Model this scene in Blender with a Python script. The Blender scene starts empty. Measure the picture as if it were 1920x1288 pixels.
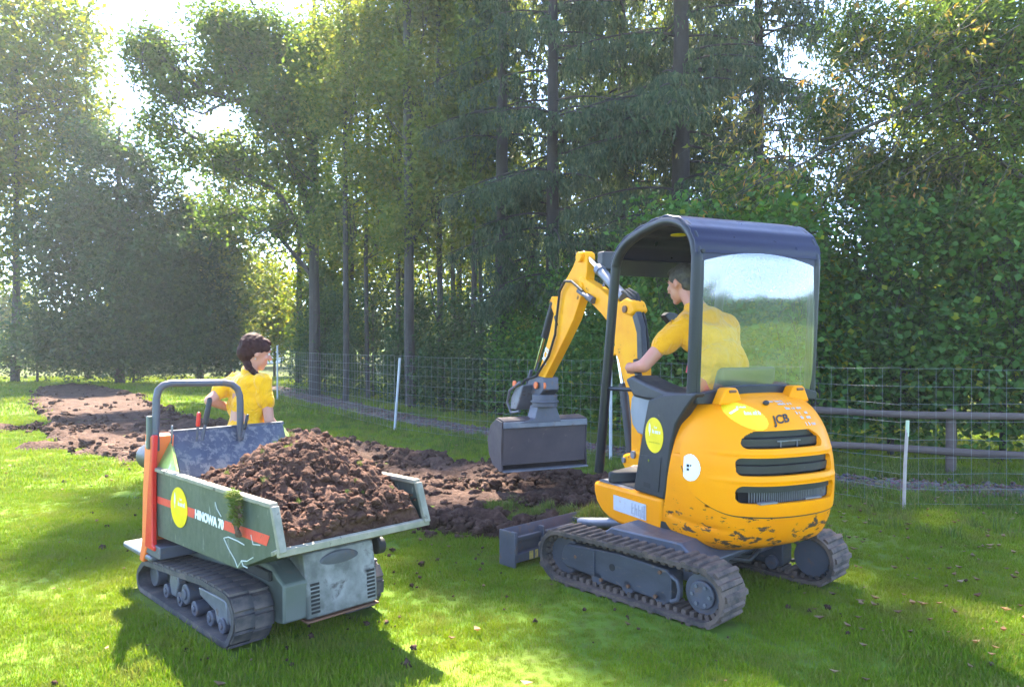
import bpy, bmesh, math, random
import numpy as np
from mathutils import Vector, Matrix, noise
R = math.radians
random.seed(7); rng = np.random.default_rng(11)
scene = bpy.context.scene

# ------------------------------------------------------------------ camera, sky, sun, exposure
cam_data = bpy.data.cameras.new("camera")
cam = bpy.data.objects.new("camera", cam_data)
scene.collection.objects.link(cam)
cam.location = (0, 0, 1.5)
cam.rotation_euler = (R(90 - 0.165), 0, 0)
cam_data.sensor_width = 36.0
cam_data.lens = 36.0 * 1387.0 / 1920.0
cam_data.clip_start = 0.05
cam_data.clip_end = 3000
scene.camera = cam

SUN_EL, SUN_AZ = 53.0, -15.0          # azimuth measured from +Y towards +X
world = bpy.data.worlds.new("World"); scene.world = world
world.use_nodes = True
wn = world.node_tree; wn.nodes.clear()
sky = wn.nodes.new("ShaderNodeTexSky"); sky.sky_type = 'NISHITA'; sky.sun_disc = False
sky.sun_elevation = R(SUN_EL); sky.sun_rotation = R(SUN_AZ)
sky.altitude = 300; sky.air_density = 0.42; sky.dust_density = 0.1; sky.ozone_density = 1.0
bg = wn.nodes.new("ShaderNodeBackground"); bg.inputs['Strength'].default_value = 0.15
wo = wn.nodes.new("ShaderNodeOutputWorld")
wn.links.new(sky.outputs[0], bg.inputs[0]); wn.links.new(bg.outputs[0], wo.inputs[0])

sun_data = bpy.data.lights.new("sun", 'SUN')
sun_data.energy = 3.1; sun_data.angle = R(0.9); sun_data.color = (1.0, 0.94, 0.82)
sun = bpy.data.objects.new("sun", sun_data)
scene.collection.objects.link(sun)
sd = Vector((math.sin(R(SUN_AZ)) * math.cos(R(SUN_EL)), math.cos(R(SUN_AZ)) * math.cos(R(SUN_EL)), math.sin(R(SUN_EL))))
sun.rotation_euler = sd.to_track_quat('Z', 'Y').to_euler()
sun.location = (-4, 12, 18)

scene.view_settings.view_transform = 'Standard'
scene.view_settings.look = 'None'
scene.view_settings.gamma = 1.0
scene.view_settings.use_curve_mapping = False
scene.view_settings.exposure = 3.72
scene.view_settings.use_white_balance = True
scene.view_settings.white_balance_temperature = 7100
scene.render.engine = 'CYCLES'
scene.cycles.use_denoising = True
scene.cycles.max_bounces = 8
scene.cycles.transparent_max_bounces = 12
scene.cycles.transmission_bounces = 4
scene.cycles.glossy_bounces = 3
scene.cycles.diffuse_bounces = 3
scene.cycles.volume_bounces = 0
scene.cycles.caustics_reflective = False
scene.cycles.caustics_refractive = False

# ------------------------------------------------------------------ helpers
COL = scene.collection

def link(o, parent=None):
    COL.objects.link(o)
    if parent is not None: o.parent = parent
    return o

def mesh_np(name, verts, faces):
    """verts (n,3); faces (m,k) arrays with equal k."""
    me = bpy.data.meshes.new(name)
    verts = np.asarray(verts, dtype=np.float32); faces = np.asarray(faces, dtype=np.int32)
    k = faces.shape[1]; m = len(faces)
    me.vertices.add(len(verts)); me.vertices.foreach_set('co', verts.ravel())
    me.loops.add(m * k); me.loops.foreach_set('vertex_index', faces.ravel())
    me.polygons.add(m)
    me.polygons.foreach_set('loop_start', np.arange(0, m * k, k, dtype=np.int32))
    me.polygons.foreach_set('loop_total', np.full(m, k, dtype=np.int32))
    me.update(calc_edges=True)
    return me

def np_obj(name, verts, faces, mat, parent=None, smooth=False, kind=None):
    me = mesh_np(name, verts, faces)
    if smooth: me.polygons.foreach_set('use_smooth', np.ones(len(me.polygons), dtype=bool))
    me.materials.append(mat)
    o = bpy.data.objects.new(name, me); link(o, parent)
    if kind: o['kind'] = kind
    return o

def empty(name, loc, rz=0.0):
    o = bpy.data.objects.new(name, None); o.empty_display_size = 0.2
    o.location = loc; o.rotation_euler = (0, 0, rz); return link(o)

def tag(o, label=None, cat=None, group=None, kind=None):
    if label: o['label'] = label
    if cat: o['category'] = cat
    if group: o['group'] = group
    if kind: o['kind'] = kind
    return o

def basis(d):
    d = Vector(d).normalized()
    a = Vector((0, 0, 1)) if abs(d.z) < 0.9 else Vector((1, 0, 0))
    u = d.cross(a).normalized(); return u, d.cross(u).normalized()

class MB:
    def __init__(s): s.v = []; s.f = []
    def add(s, vs, fs):
        o = len(s.v); s.v += [tuple(v) for v in vs]; s.f += [tuple(i + o for i in f) for f in fs]; return s
    def box(s, c, size, rot=None):
        h = [x / 2 for x in size]; M = rot if rot is not None else Matrix.Identity(3)
        vs = [Vector(c) + M @ Vector((sx * h[0], sy * h[1], sz * h[2])) for sx in (-1, 1) for sy in (-1, 1) for sz in (-1, 1)]
        return s.add(vs, [(0, 1, 3, 2), (4, 6, 7, 5), (0, 4, 5, 1), (2, 3, 7, 6), (0, 2, 6, 4), (1, 5, 7, 3)])
    def box2(s, a, b):
        return s.box([(a[i] + b[i]) / 2 for i in range(3)], [abs(b[i] - a[i]) for i in range(3)])
    def bar(s, p0, p1, w, t):
        p0, p1 = Vector(p0), Vector(p1); d = (p1 - p0); L = d.length; d.normalize(); u, v = basis(d)
        M = Matrix((d, u, v)).transposed()
        return s.box((p0 + p1) / 2, (L, w, t), M)
    def cone(s, p0, p1, r0, r1, n=16, caps=True):
        p0, p1 = Vector(p0), Vector(p1); u, v = basis(p1 - p0)
        vs = []
        for p, r in ((p0, r0), (p1, r1)):
            vs += [p + (u * math.cos(2 * math.pi * i / n) + v * math.sin(2 * math.pi * i / n)) * r for i in range(n)]
        fs = [(i, (i + 1) % n, n + (i + 1) % n, n + i) for i in range(n)]
        if caps: fs += [tuple(range(n - 1, -1, -1)), tuple(range(n, 2 * n))]
        return s.add(vs, fs)
    def cyl(s, p0, p1, r, n=16): return s.cone(p0, p1, r, r, n)
    def tube(s, pts, r, n=8, caps=True, closed=False):
        pts = [Vector(p) for p in pts]; m = len(pts); rr = r if hasattr(r, '__len__') else [r] * m
        vs = []; pu = None
        for i, p in enumerate(pts):
            a = pts[i - 1] if (i > 0 or closed) else pts[0]; b = pts[(i + 1) % m] if (i < m - 1 or closed) else pts[-1]
            d = (b - a).normalized()
            if pu is None: u, v = basis(d)
            else:
                u = (pu - d * pu.dot(d)).normalized(); v = d.cross(u)
            pu = u
            vs += [p + (u * math.cos(2 * math.pi * k / n) + v * math.sin(2 * math.pi * k / n)) * rr[i] for k in range(n)]
        fs = []
        for i in range(m - 1 + (1 if closed else 0)):
            j = (i + 1) % m
            fs += [(i * n + k, i * n + (k + 1) % n, j * n + (k + 1) % n, j * n + k) for k in range(n)]
        if caps and not closed: fs += [tuple(range(n - 1, -1, -1)), tuple(range((m - 1) * n, m * n))]
        return s.add(vs, fs)
    def prism(s, poly, a, b, ax='y'):
        """poly of (p,q); ax='y': (x,z) extruded in y from a to b; 'x': (y,z); 'z': (x,y)."""
        def P(p, t): return {'y': (p[0], t, p[1]), 'x': (t, p[0], p[1]), 'z': (p[0], p[1], t)}[ax]
        n = len(poly); vs = [P(p, a) for p in poly] + [P(p, b) for p in poly]
        fs = [(i, (i + 1) % n, n + (i + 1) % n, n + i) for i in range(n)] + [tuple(range(n - 1, -1, -1)), tuple(range(n, 2 * n))]
        return s.add(vs, fs)
    def strip(s, prof, a, b, th, ax='y'):
        """open profile (x,z) swept in y, with thickness th (offset along the left normal)."""
        n = len(prof); off = []
        for i in range(n):
            p0 = prof[max(i - 1, 0)]; p1 = prof[min(i + 1, n - 1)]
            dx, dz = p1[0] - p0[0], p1[1] - p0[1]; L = math.hypot(dx, dz) or 1
            off.append((prof[i][0] - dz / L * th, prof[i][1] + dx / L * th))
        return s.prism(list(prof) + off[::-1], a, b, ax)
    def ball(s, c, r, n=12, m=8, rot=None):
        r = r if hasattr(r, '__len__') else (r, r, r); vs = []; M = rot if rot is not None else Matrix.Identity(3)
        for j in range(m + 1):
            t = math.pi * j / m
            for i in range(n):
                a = 2 * math.pi * i / n
                vs.append(Vector(c) + M @ Vector((r[0] * math.sin(t) * math.cos(a), r[1] * math.sin(t) * math.sin(a), r[2] * math.cos(t))))
        fs = [(j * n + i, (j + 1) * n + i, (j + 1) * n + (i + 1) % n, j * n + (i + 1) % n) for j in range(m) for i in range(n)]
        return s.add(vs, fs)
    def capsule(s, p0, p1, r0, r1, n=14):
        p0, p1 = Vector(p0), Vector(p1); d = (p1 - p0); L = d.length; d = d.normalized() if L > 1e-6 else Vector((0, 0, 1)); u, v = basis(d)
        rings = []
        for k in range(5): t = math.pi / 2 * (1 - k / 4); rings.append((p0 - d * r0 * math.sin(t), max(r0 * math.cos(t), 1e-4)))
        for k in range(5): t = math.pi / 2 * k / 4; rings.append((p1 + d * r1 * math.sin(t), max(r1 * math.cos(t), 1e-4)))
        vs = []
        for c, r in rings: vs += [c + (u * math.cos(2 * math.pi * i / n) + v * math.sin(2 * math.pi * i / n)) * r for i in range(n)]
        fs = [(j * n + i, j * n + (i + 1) % n, (j + 1) * n + (i + 1) % n, (j + 1) * n + i) for j in range(9) for i in range(n)]
        fs += [tuple(range(n - 1, -1, -1)), tuple(range(9 * n, 10 * n))]
        return s.add(vs, fs)
    def xf(s, M): s.v = [tuple(M @ Vector(v)) for v in s.v]; return s
    def build(s, name, mat, parent=None, bevel=0, smooth=35, kind=None, seg=2, fixn=True):
        me = bpy.data.meshes.new(name); me.from_pydata(s.v, [], s.f)
        if fixn:
            bm = bmesh.new(); bm.from_mesh(me); bmesh.ops.recalc_face_normals(bm, faces=bm.faces); bm.to_mesh(me); bm.free()
        me.materials.append(mat)
        if smooth:
            me.polygons.foreach_set('use_smooth', np.ones(len(me.polygons), dtype=bool))
            me.set_sharp_from_angle(angle=R(smooth))
        o = bpy.data.objects.new(name, me); link(o, parent)
        if bevel:
            b = o.modifiers.new('bevel', 'BEVEL'); b.width = bevel; b.segments = seg; b.limit_method = 'ANGLE'; b.angle_limit = R(40)
            b.harden_normals = False
        if kind: o['kind'] = kind
        return o

# ------------------------------------------------------------------ materials
class NT:
    def __init__(s, name):
        s.m = bpy.data.materials.new(name); s.m.use_nodes = True; s.t = s.m.node_tree; s.t.nodes.clear()
        s.out = s.n('ShaderNodeOutputMaterial')
    def n(s, typ, **kw):
        x = s.t.nodes.new(typ)
        for k, v in kw.items(): setattr(x, k, v)
        return x
    def l(s, a, b): s.t.links.new(a, b)
    def coord(s, kind='Object'): return s.n('ShaderNodeTexCoord').outputs[kind]
    def noise(s, vec, scale, detail=4, rough=0.55, dist=0.0):
        x = s.n('ShaderNodeTexNoise'); x.inputs['Scale'].default_value = scale; x.inputs['Detail'].default_value = detail
        x.inputs['Roughness'].default_value = rough; x.inputs['Distortion'].default_value = dist
        if vec is not None: s.l(vec, x.inputs['Vector'])
        return x.outputs['Fac']
    def mapping(s, vec, scale=(1, 1, 1), rot=(0, 0, 0), loc=(0, 0, 0)):
        x = s.n('ShaderNodeMapping'); x.inputs['Scale'].default_value = scale; x.inputs['Rotation'].default_value = rot
        x.inputs['Location'].default_value = loc; s.l(vec, x.inputs['Vector']); return x.outputs[0]
    def ramp(s, fac, stops, interp='LINEAR'):
        x = s.n('ShaderNodeValToRGB'); x.color_ramp.interpolation = interp; e = x.color_ramp.elements
        while len(e) < len(stops): e.new(0.5)
        for i, (p, c) in enumerate(stops):
            e[i].position = p; e[i].color = (c, c, c, 1) if not hasattr(c, '__len__') else (*c[:3], 1)
        s.l(fac, x.inputs[0]); return x.outputs[0]
    def mix(s, fac, a, b, blend='MIX'):
        x = s.n('ShaderNodeMix', data_type='RGBA', blend_type=blend)
        for i, v in ((0, fac), (6, a), (7, b)):
            if isinstance(v, (int, float)) and i == 0: x.inputs[0].default_value = v
            elif hasattr(v, '__len__'): x.inputs[i].default_value = (*v[:3], 1)
            else: s.l(v, x.inputs[i])
        return x.outputs[2]
    def math(s, op, a, b=None, clamp=False):
        x = s.n('ShaderNodeMath', operation=op); x.use_clamp = clamp
        for i, v in ((0, a), (1, b)):
            if v is None: continue
            if isinstance(v, (int, float)): x.inputs[i].default_value = v
            else: s.l(v, x.inputs[i])
        return x.outputs[0]
    def sep(s, vec):
        x = s.n('ShaderNodeSeparateXYZ'); s.l(vec, x.inputs[0]); return x.outputs
    def bsdf(s, color, rough=0.5, metal=0.0, bump=None, bstr=0.3, bdist=0.01, spec=0.5, sheen=0.0):
        p = s.n('ShaderNodeBsdfPrincipled')
        for key, v in (('Base Color', color), ('Roughness', rough), ('Metallic', metal)):
            if hasattr(v, '__len__'): p.inputs[key].default_value = (*v[:3], 1)
            elif isinstance(v, (int, float)): p.inputs[key].default_value = v
            else: s.l(v, p.inputs[key])
        p.inputs['Specular IOR Level'].default_value = spec
        if sheen: p.inputs['Sheen Weight'].default_value = sheen
        if bump is not None:
            b = s.n('ShaderNodeBump'); b.inputs['Strength'].default_value = bstr; b.inputs['Distance'].default_value = bdist
            s.l(bump, b.inputs['Height']); s.l(b.outputs[0], p.inputs['Normal'])
        return p
    def done(s, shader): s.l(shader.outputs[0] if hasattr(shader, 'outputs') else shader, s.out.inputs[0]); return s.m

def painted(name, c, c2=None, rough=0.4, metal=0.0, scale=6.0, dirt=None, dirt_scale=14.0, dirt_th=0.6, bump=0.15, spec=0.5, dirt_soft=0.05, low=None, stretch=(1, 1, 1), wear_z=None):
    """paint or plastic: two tones, patches of dirt or wear, fine relief; low=(z0,z1,colour) adds mud below z1."""
    t = NT(name); co = t.coord(); cs = t.mapping(co, stretch)
    c2 = c2 or tuple(x * 0.8 for x in c)
    col = t.mix(t.ramp(t.noise(cs, scale, 5), [(0.35, 0.0), (0.7, 1.0)]), c, c2)
    r = t.math('ADD', t.math('MULTIPLY', t.noise(co, scale * 5, 3), 0.25), rough - 0.12)
    if dirt:
        d = t.noise(cs, dirt_scale, 8, 0.65, 0.3)
        if wear_z: d = t.math('ADD', d, t.ramp(t.math('DIVIDE', t.sep(co)[2], 2.0), [(wear_z[0] / 2, wear_z[3]), (wear_z[1] / 2, wear_z[3]), (wear_z[2] / 2, 0.0)]))
        f = t.ramp(d, [(dirt_th, 0.0), (min(dirt_th + dirt_soft, 1.0), 1.0)])
        col = t.mix(f, col, dirt); r = t.mix(f, r, (0.85, 0.85, 0.85))
    if low:
        z = t.sep(co)[2]
        f = t.math('ADD', t.math('MULTIPLY', t.math('SUBTRACT', low[1], z), 1.0 / (low[1] - low[0])), t.math('MULTIPLY', t.math('SUBTRACT', t.noise(co, 9, 7, 0.7), 0.5), 2.2), )
        f = t.ramp(f, [(0.45, 0.0), (0.62, 1.0)]); col = t.mix(f, col, low[2])
    return t.done(t.bsdf(col, r, metal, t.noise(co, 60, 6, 0.6), bump, 0.004, spec))

def plain(name, c, rough=0.5, metal=0.0, spec=0.5): return painted(name, c, None, rough, metal, bump=0.06, spec=spec)

def leaf_mat(name, cols, trans, tmix=0.45, rough=0.5, big=None):
    """cols: ramp stops over random-per-leaf; trans: colour of light passing through the leaf."""
    t = NT(name); g = t.n('ShaderNodeNewGeometry')
    col = t.ramp(g.outputs['Random Per Island'], cols)
    pos = t.noise(g.outputs['Position'], 0.9, 3)
    col = t.mix(t.ramp(pos, [(0.35, 0.0), (0.7, 0.55)]), col, big or cols[-1][1])
    p = t.bsdf(col, rough, 0, spec=0.09)
    tr = t.n('ShaderNodeBsdfTranslucent'); t.l(t.mix(1.0, col, trans, 'MULTIPLY'), tr.inputs[0])
    ms = t.n('ShaderNodeMixShader'); ms.inputs[0].default_value = tmix
    t.l(p.outputs[0], ms.inputs[1]); t.l(tr.outputs[0], ms.inputs[2])
    return t.done(ms)

SOIL_ = (0.105, 0.062, 0.042)
M_yellow = painted('yellow_paint', (0.88, 0.29, 0.002), (0.86, 0.265, 0.002), 0.42, spec=0.16, scale=3, dirt=(0.11, 0.05, 0.02), dirt_scale=9, dirt_th=0.70)
M_yellow_worn = painted('worn_yellow_paint', (0.86, 0.275, 0.002), (0.80, 0.24, 0.002), 0.44, spec=0.16, scale=4, dirt=(0.07, 0.04, 0.03), dirt_scale=11, dirt_th=0.66, dirt_soft=0.03, stretch=(1, 1, 2.4), wear_z=(0.30, 0.44, 0.62, 0.115))
M_boom = painted('boom_paint', (0.86, 0.36, 0.003), (0.80, 0.28, 0.003), 0.46, spec=0.16, scale=5, dirt=(0.16, 0.08, 0.03), dirt_scale=10, dirt_th=0.64)
M_blue = painted('dark_blue_paint', (0.0020, 0.0045, 0.028), (0.003, 0.006, 0.034), 0.32, scale=2, spec=0.28)
M_frame = painted('frame_black_blue', (0.007, 0.009, 0.016), (0.012, 0.014, 0.022), 0.38, scale=4, spec=0.35)
M_black = painted('black_plastic', (0.012, 0.013, 0.019), (0.020, 0.021, 0.029), 0.5, scale=5, dirt=(0.12, 0.1, 0.09), dirt_th=0.68)
M_dark = plain('dark_interior', (0.012, 0.012, 0.014), 0.7)
M_rubber = painted('muddy_rubber', (0.028, 0.024, 0.024), (0.050, 0.042, 0.038), 0.85, scale=9, dirt=(0.125, 0.085, 0.066), dirt_scale=7, dirt_th=0.40, dirt_soft=0.2, bump=0.6)
M_rubber2 = painted('worn_black_rubber', (0.028, 0.025, 0.029), (0.048, 0.043, 0.047), 0.65, scale=9, dirt=(0.13, 0.10, 0.085), dirt_scale=6, dirt_th=0.48, dirt_soft=0.2, bump=0.5)
M_steel = painted('scuffed_grey_steel', (0.12, 0.13, 0.16), (0.2, 0.2, 0.22), 0.45, 0.4, scale=6, dirt=(0.17, 0.12, 0.09), dirt_th=0.58, dirt_soft=0.12)
M_steel_dark = painted('dark_worn_steel', (0.07, 0.075, 0.095), (0.10, 0.10, 0.13), 0.5, 0.3, scale=5, dirt=(0.16, 0.11, 0.09), dirt_th=0.55, dirt_soft=0.15)
M_undercar = painted('undercarriage_grey', (0.060, 0.064, 0.082), (0.042, 0.044, 0.056), 0.5, 0.1, scale=5, dirt=(0.17, 0.13, 0.10), dirt_th=0.6, dirt_soft=0.1, stretch=(1, 1, 3))
M_bucket = painted('bucket_steel', (0.05, 0.036, 0.042), (0.075, 0.055, 0.055), 0.6, 0.2, scale=4, dirt=(0.22, 0.17, 0.14), dirt_scale=5, dirt_th=0.6, dirt_soft=0.15)
M_rust = painted('rusty_metal', (0.22, 0.10, 0.05), (0.13, 0.07, 0.05), 0.7, 0.2, scale=9)
M_chrome = plain('chrome_rod', (0.75, 0.77, 0.8), 0.15, 1.0)
M_hopper = painted('scratched_green_paint', (0.038, 0.055, 0.046), (0.068, 0.086, 0.078), 0.45, scale=6, dirt=(0.22, 0.23, 0.19), dirt_scale=11, dirt_th=0.61, dirt_soft=0.06, stretch=(2.5, 2.5, 0.8))
M_rim = painted('worn_rim_paint', (0.15, 0.15, 0.115), (0.27, 0.24, 0.20), 0.55, scale=12, dirt=(0.10, 0.09, 0.07), dirt_scale=18, dirt_th=0.6)
M_hop_in = painted('hopper_inside_steel', (0.035, 0.042, 0.07), (0.07, 0.08, 0.11), 0.5, 0.1, scale=9, dirt=(0.17, 0.165, 0.17), dirt_scale=26, dirt_th=0.50, dirt_soft=0.1)
M_hop_lime = painted('lime_reflection_scuffed', (0.34, 0.46, 0.12), (0.14, 0.20, 0.09), 0.45, scale=8, dirt=(0.42, 0.44, 0.34), dirt_scale=10, dirt_th=0.58)  # lime tone paints in the reflection on the gussets, under pale scuffs
M_engbox = painted('battered_grey_green_paint', (0.085, 0.09, 0.085), (0.30, 0.30, 0.30), 0.45, 0.05, scale=7, dirt=(0.05, 0.042, 0.038), dirt_scale=7, dirt_th=0.55, dirt_soft=0.1)
M_chassis = painted('chassis_green', (0.075, 0.095, 0.08), (0.11, 0.12, 0.11), 0.5, scale=4, dirt=(0.16, 0.12, 0.09), dirt_scale=5, dirt_th=0.56, dirt_soft=0.2)
M_red = plain('red_paint', (0.62, 0.02, 0.015), 0.4)
M_red_faded = painted('faded_red_paint', (0.68, 0.055, 0.035), (0.55, 0.05, 0.04), 0.5, scale=14, dirt=(0.3, 0.12, 0.09), dirt_scale=22, dirt_th=0.62)
M_orange = painted('orange_paint', (0.80, 0.17, 0.04), (0.72, 0.14, 0.035), 0.5, scale=7)
M_sticker = plain('lemon_sticker', (0.85, 0.60, 0.006), 0.4)
M_white = plain('white_print', (0.8, 0.8, 0.8), 0.5)
M_label = painted('worn_white_label', (0.50, 0.50, 0.52), (0.45, 0.45, 0.50), 0.5, scale=30, dirt=(0.45, 0.2, 0.02), dirt_scale=30, dirt_th=0.62)
M_grey = painted('grey_plastic', (0.20, 0.21, 0.24), (0.15, 0.16, 0.19), 0.5, scale=5)
M_ink = plain('dark_print', (0.02, 0.02, 0.02), 0.6)
M_skin = painted('skin', (0.50, 0.25, 0.18), (0.52, 0.21, 0.15), 0.5, scale=9)
M_skin2 = painted('skin_tanned', (0.50, 0.22, 0.155), (0.50, 0.17, 0.12), 0.5, scale=9)
M_hair = painted('dark_brown_hair', (0.020, 0.006, 0.007), (0.045, 0.014, 0.014), 0.7, spec=0.15, scale=30, bump=1.0, stretch=(1, 1, 0.3))
M_hair2 = painted('greying_short_hair', (0.022, 0.016, 0.015), (0.06, 0.047, 0.04), 0.6, scale=50, bump=1.0)
def cloth(name, c, c2):
    t = NT(name); co = t.coord(); n = t.noise(co, 7, 4, 0.6, 1.2)
    col = t.mix(t.ramp(n, [(0.3, 0.0), (0.7, 1.0)]), c, c2)
    return t.done(t.bsdf(col, 0.9, 0, t.math('ADD', t.noise(co, 9, 3, 0.5, 1.5), t.math('MULTIPLY', t.noise(co, 400, 2), 0.04)), 0.9, 0.05, 0.15, 0.2))
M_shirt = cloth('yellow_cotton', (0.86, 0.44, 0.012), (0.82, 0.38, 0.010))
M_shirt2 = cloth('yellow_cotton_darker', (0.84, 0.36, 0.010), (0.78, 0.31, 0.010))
M_shorts = cloth('brown_work_cloth', (0.22, 0.14, 0.10), (0.12, 0.08, 0.06))
M_trous = cloth('dark_work_cloth', (0.05, 0.05, 0.055), (0.03, 0.03, 0.035))
M_boot = painted('boot_leather', (0.07, 0.045, 0.03), None, 0.7)

def glass_mat():
    t = NT('scratched_polycarbonate'); co = t.coord()
    g = t.n('ShaderNodeBsdfGlossy'); g.inputs['Color'].default_value = (0.95, 0.97, 1.0, 1); g.inputs['Roughness'].default_value = 0.05
    tr = t.n('ShaderNodeBsdfTransparent'); tr.inputs['Color'].default_value = (0.88, 0.91, 0.92, 1)
    b = t.n('ShaderNodeBump'); b.inputs['Strength'].default_value = 0.05; b.inputs['Distance'].default_value = 0.02
    t.l(t.noise(co, 3.0, 2), b.inputs['Height']); t.l(b.outputs[0], g.inputs['Normal'])
    lw = t.n('ShaderNodeLayerWeight'); lw.inputs[0].default_value = 0.35
    f = t.math('ADD', t.math('MULTIPLY', lw.outputs['Facing'], 0.20), 0.09, True)
    ms = t.n('ShaderNodeMixShader'); t.l(f, ms.inputs[0]); t.l(tr.outputs[0], ms.inputs[1]); t.l(g.outputs[0], ms.inputs[2])
    d = t.n('ShaderNodeBsdfDiffuse'); d.inputs[0].default_value = (0.40, 0.43, 0.45, 1)
    m2 = t.n('ShaderNodeMixShader'); f2 = t.ramp(t.noise(t.mapping(co, (1, 1, 1.5)), 3, 7, 0.7), [(0.4, 0.02), (0.8, 0.16)])
    t.l(f2, m2.inputs[0]); t.l(ms.outputs[0], m2.inputs[1]); t.l(d.outputs[0], m2.inputs[2])
    return t.done(m2)
M_glass = glass_mat()

def text_obj(body, name, size, mat, parent, origin, xdir, zdir, depth=0.001, shear=0.0, bold=0.0):
    """flat lettering standing on a surface: origin = centre, xdir = reading direction, zdir = up."""
    cu = bpy.data.curves.new(name, 'FONT'); cu.body = body; cu.size = size; cu.align_x = 'CENTER'; cu.align_y = 'CENTER'; cu.extrude = depth
    cu.shear = shear; cu.offset = bold
    o = bpy.data.objects.new(name, cu); COL.objects.link(o)
    dg = bpy.context.evaluated_depsgraph_get(); me = bpy.data.meshes.new_from_object(o.evaluated_get(dg))
    bpy.data.objects.remove(o); bpy.data.curves.remove(cu)
    X = Vector(xdir).normalized(); Z = Vector(zdir); Z = (Z - X * Z.dot(X)).normalized(); N = X.cross(Z)
    M = Matrix((X, Z, N)).transposed().to_4x4(); M.translation = Vector(origin)
    me.transform(M); me.materials.clear(); me.materials.append(mat); me.name = name
    ob = bpy.data.objects.new(name, me); return link(ob, parent)

def disc(name, c, rx, rz, xdir, zdir, mat, parent, th=0.002, n=32):
    X = Vector(xdir).normalized(); Z = Vector(zdir); Z = (Z - X * Z.dot(X)).normalized(); N = X.cross(Z); c = Vector(c)
    vs = [c + X * rx * math.cos(2 * math.pi * i / n) + Z * rz * math.sin(2 * math.pi * i / n) + N * k for k in (0, th) for i in range(n)]
    m = MB(); m.add(vs, [(i, (i + 1) % n, n + (i + 1) % n, n + i) for i in range(n)] + [tuple(range(n - 1, -1, -1)), tuple(range(n, 2 * n))])
    return m.build(name, mat, parent)

def feather_mark(c, s, xdir, zdir, parent, mat):
    """the small white leaf-shaped mark printed on the yellow stickers."""
    X = Vector(xdir).normalized(); Z = Vector(zdir); Z = (Z - X * Z.dot(X)).normalized(); N = X.cross(Z); c = Vector(c)
    pts = [(0, 1.0), (0.16, 0.6), (0.2, 0.1), (0.16, -0.35), (0.05, -0.5), (0.05, -0.9), (-0.03, -0.9), (-0.05, -0.5), (-0.2, -0.2), (-0.22, 0.3), (-0.12, 0.75)]
    n = len(pts); vs = [c + X * p[0] * s + Z * p[1] * s + N * k for k in (0, 0.001) for p in pts]
    m = MB(); m.add(vs, [(i, (i + 1) % n, n + (i + 1) % n, n + i) for i in range(n)] + [tuple(range(n - 1, -1, -1)), tuple(range(n, 2 * n))])
    return m.build('printed_mark', mat, parent)

def track_belt(name, prof, y0, y1, th, mat, parent):
    """closed loop profile (x,z), outer line; belt of thickness th."""
    n = len(prof); inn = []
    for i in range(n):
        p0 = prof[i - 1]; p1 = prof[(i + 1) % n]; dx, dz = p1[0] - p0[0], p1[1] - p0[1]; L = math.hypot(dx, dz) or 1
        inn.append((prof[i][0] + dz / L * th, prof[i][1] - dx / L * th))
    m = MB(); vs = []
    for p, q in zip(prof, inn): vs += [(p[0], y0, p[1]), (p[0], y1, p[1]), (q[0], y1, q[1]), (q[0], y0, q[1])]
    fs = []
    for i in range(n):
        j = (i + 1) % n
        for k in range(4): fs.append((i * 4 + k, i * 4 + (k + 1) % 4, j * 4 + (k + 1) % 4, j * 4 + k))
    m.add(vs, fs); return m.build(name, mat, parent, smooth=40)

def loop_path(circs, n_arc=14):
    """outer hull path around circles (x,z,r) given clockwise order seen from -y ... returns list of points."""
    pts = []
    for (x, z, r) in circs:
        for i in range(64): a = 2 * math.pi * i / 64; pts.append((x + r * math.cos(a), z + r * math.sin(a)))
    pts = sorted(set(pts))
    def half(ps):
        h = []
        for p in ps:
            while len(h) >= 2 and (h[-1][0] - h[-2][0]) * (p[1] - h[-2][1]) - (h[-1][1] - h[-2][1]) * (p[0] - h[-2][0]) <= 0: h.pop()
            h.append(p)
        return h
    hull = half(pts)[:-1] + half(pts[::-1])[:-1]          # counter-clockwise
    hull = hull[::-1]                                     # clockwise
    return hull

def resample(loop, step):
    P = [Vector((p[0], p[1])) for p in loop]; n = len(P); segs = [(P[(i + 1) % n] - P[i]).length for i in range(n)]; L = sum(segs)
    cnt = int(round(L / step)); out = []
    i = 0; acc = 0.0
    for k in range(cnt):
        t = L * k / cnt
        while acc + segs[i] < t: acc += segs[i]; i += 1
        f = (t - acc) / segs[i]; p = P[i].lerp(P[(i + 1) % n], f); d = (P[(i + 1) % n] - P[i]).normalized()
        out.append((p.x, p.y, d.x, d.y))
    return out

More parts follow.
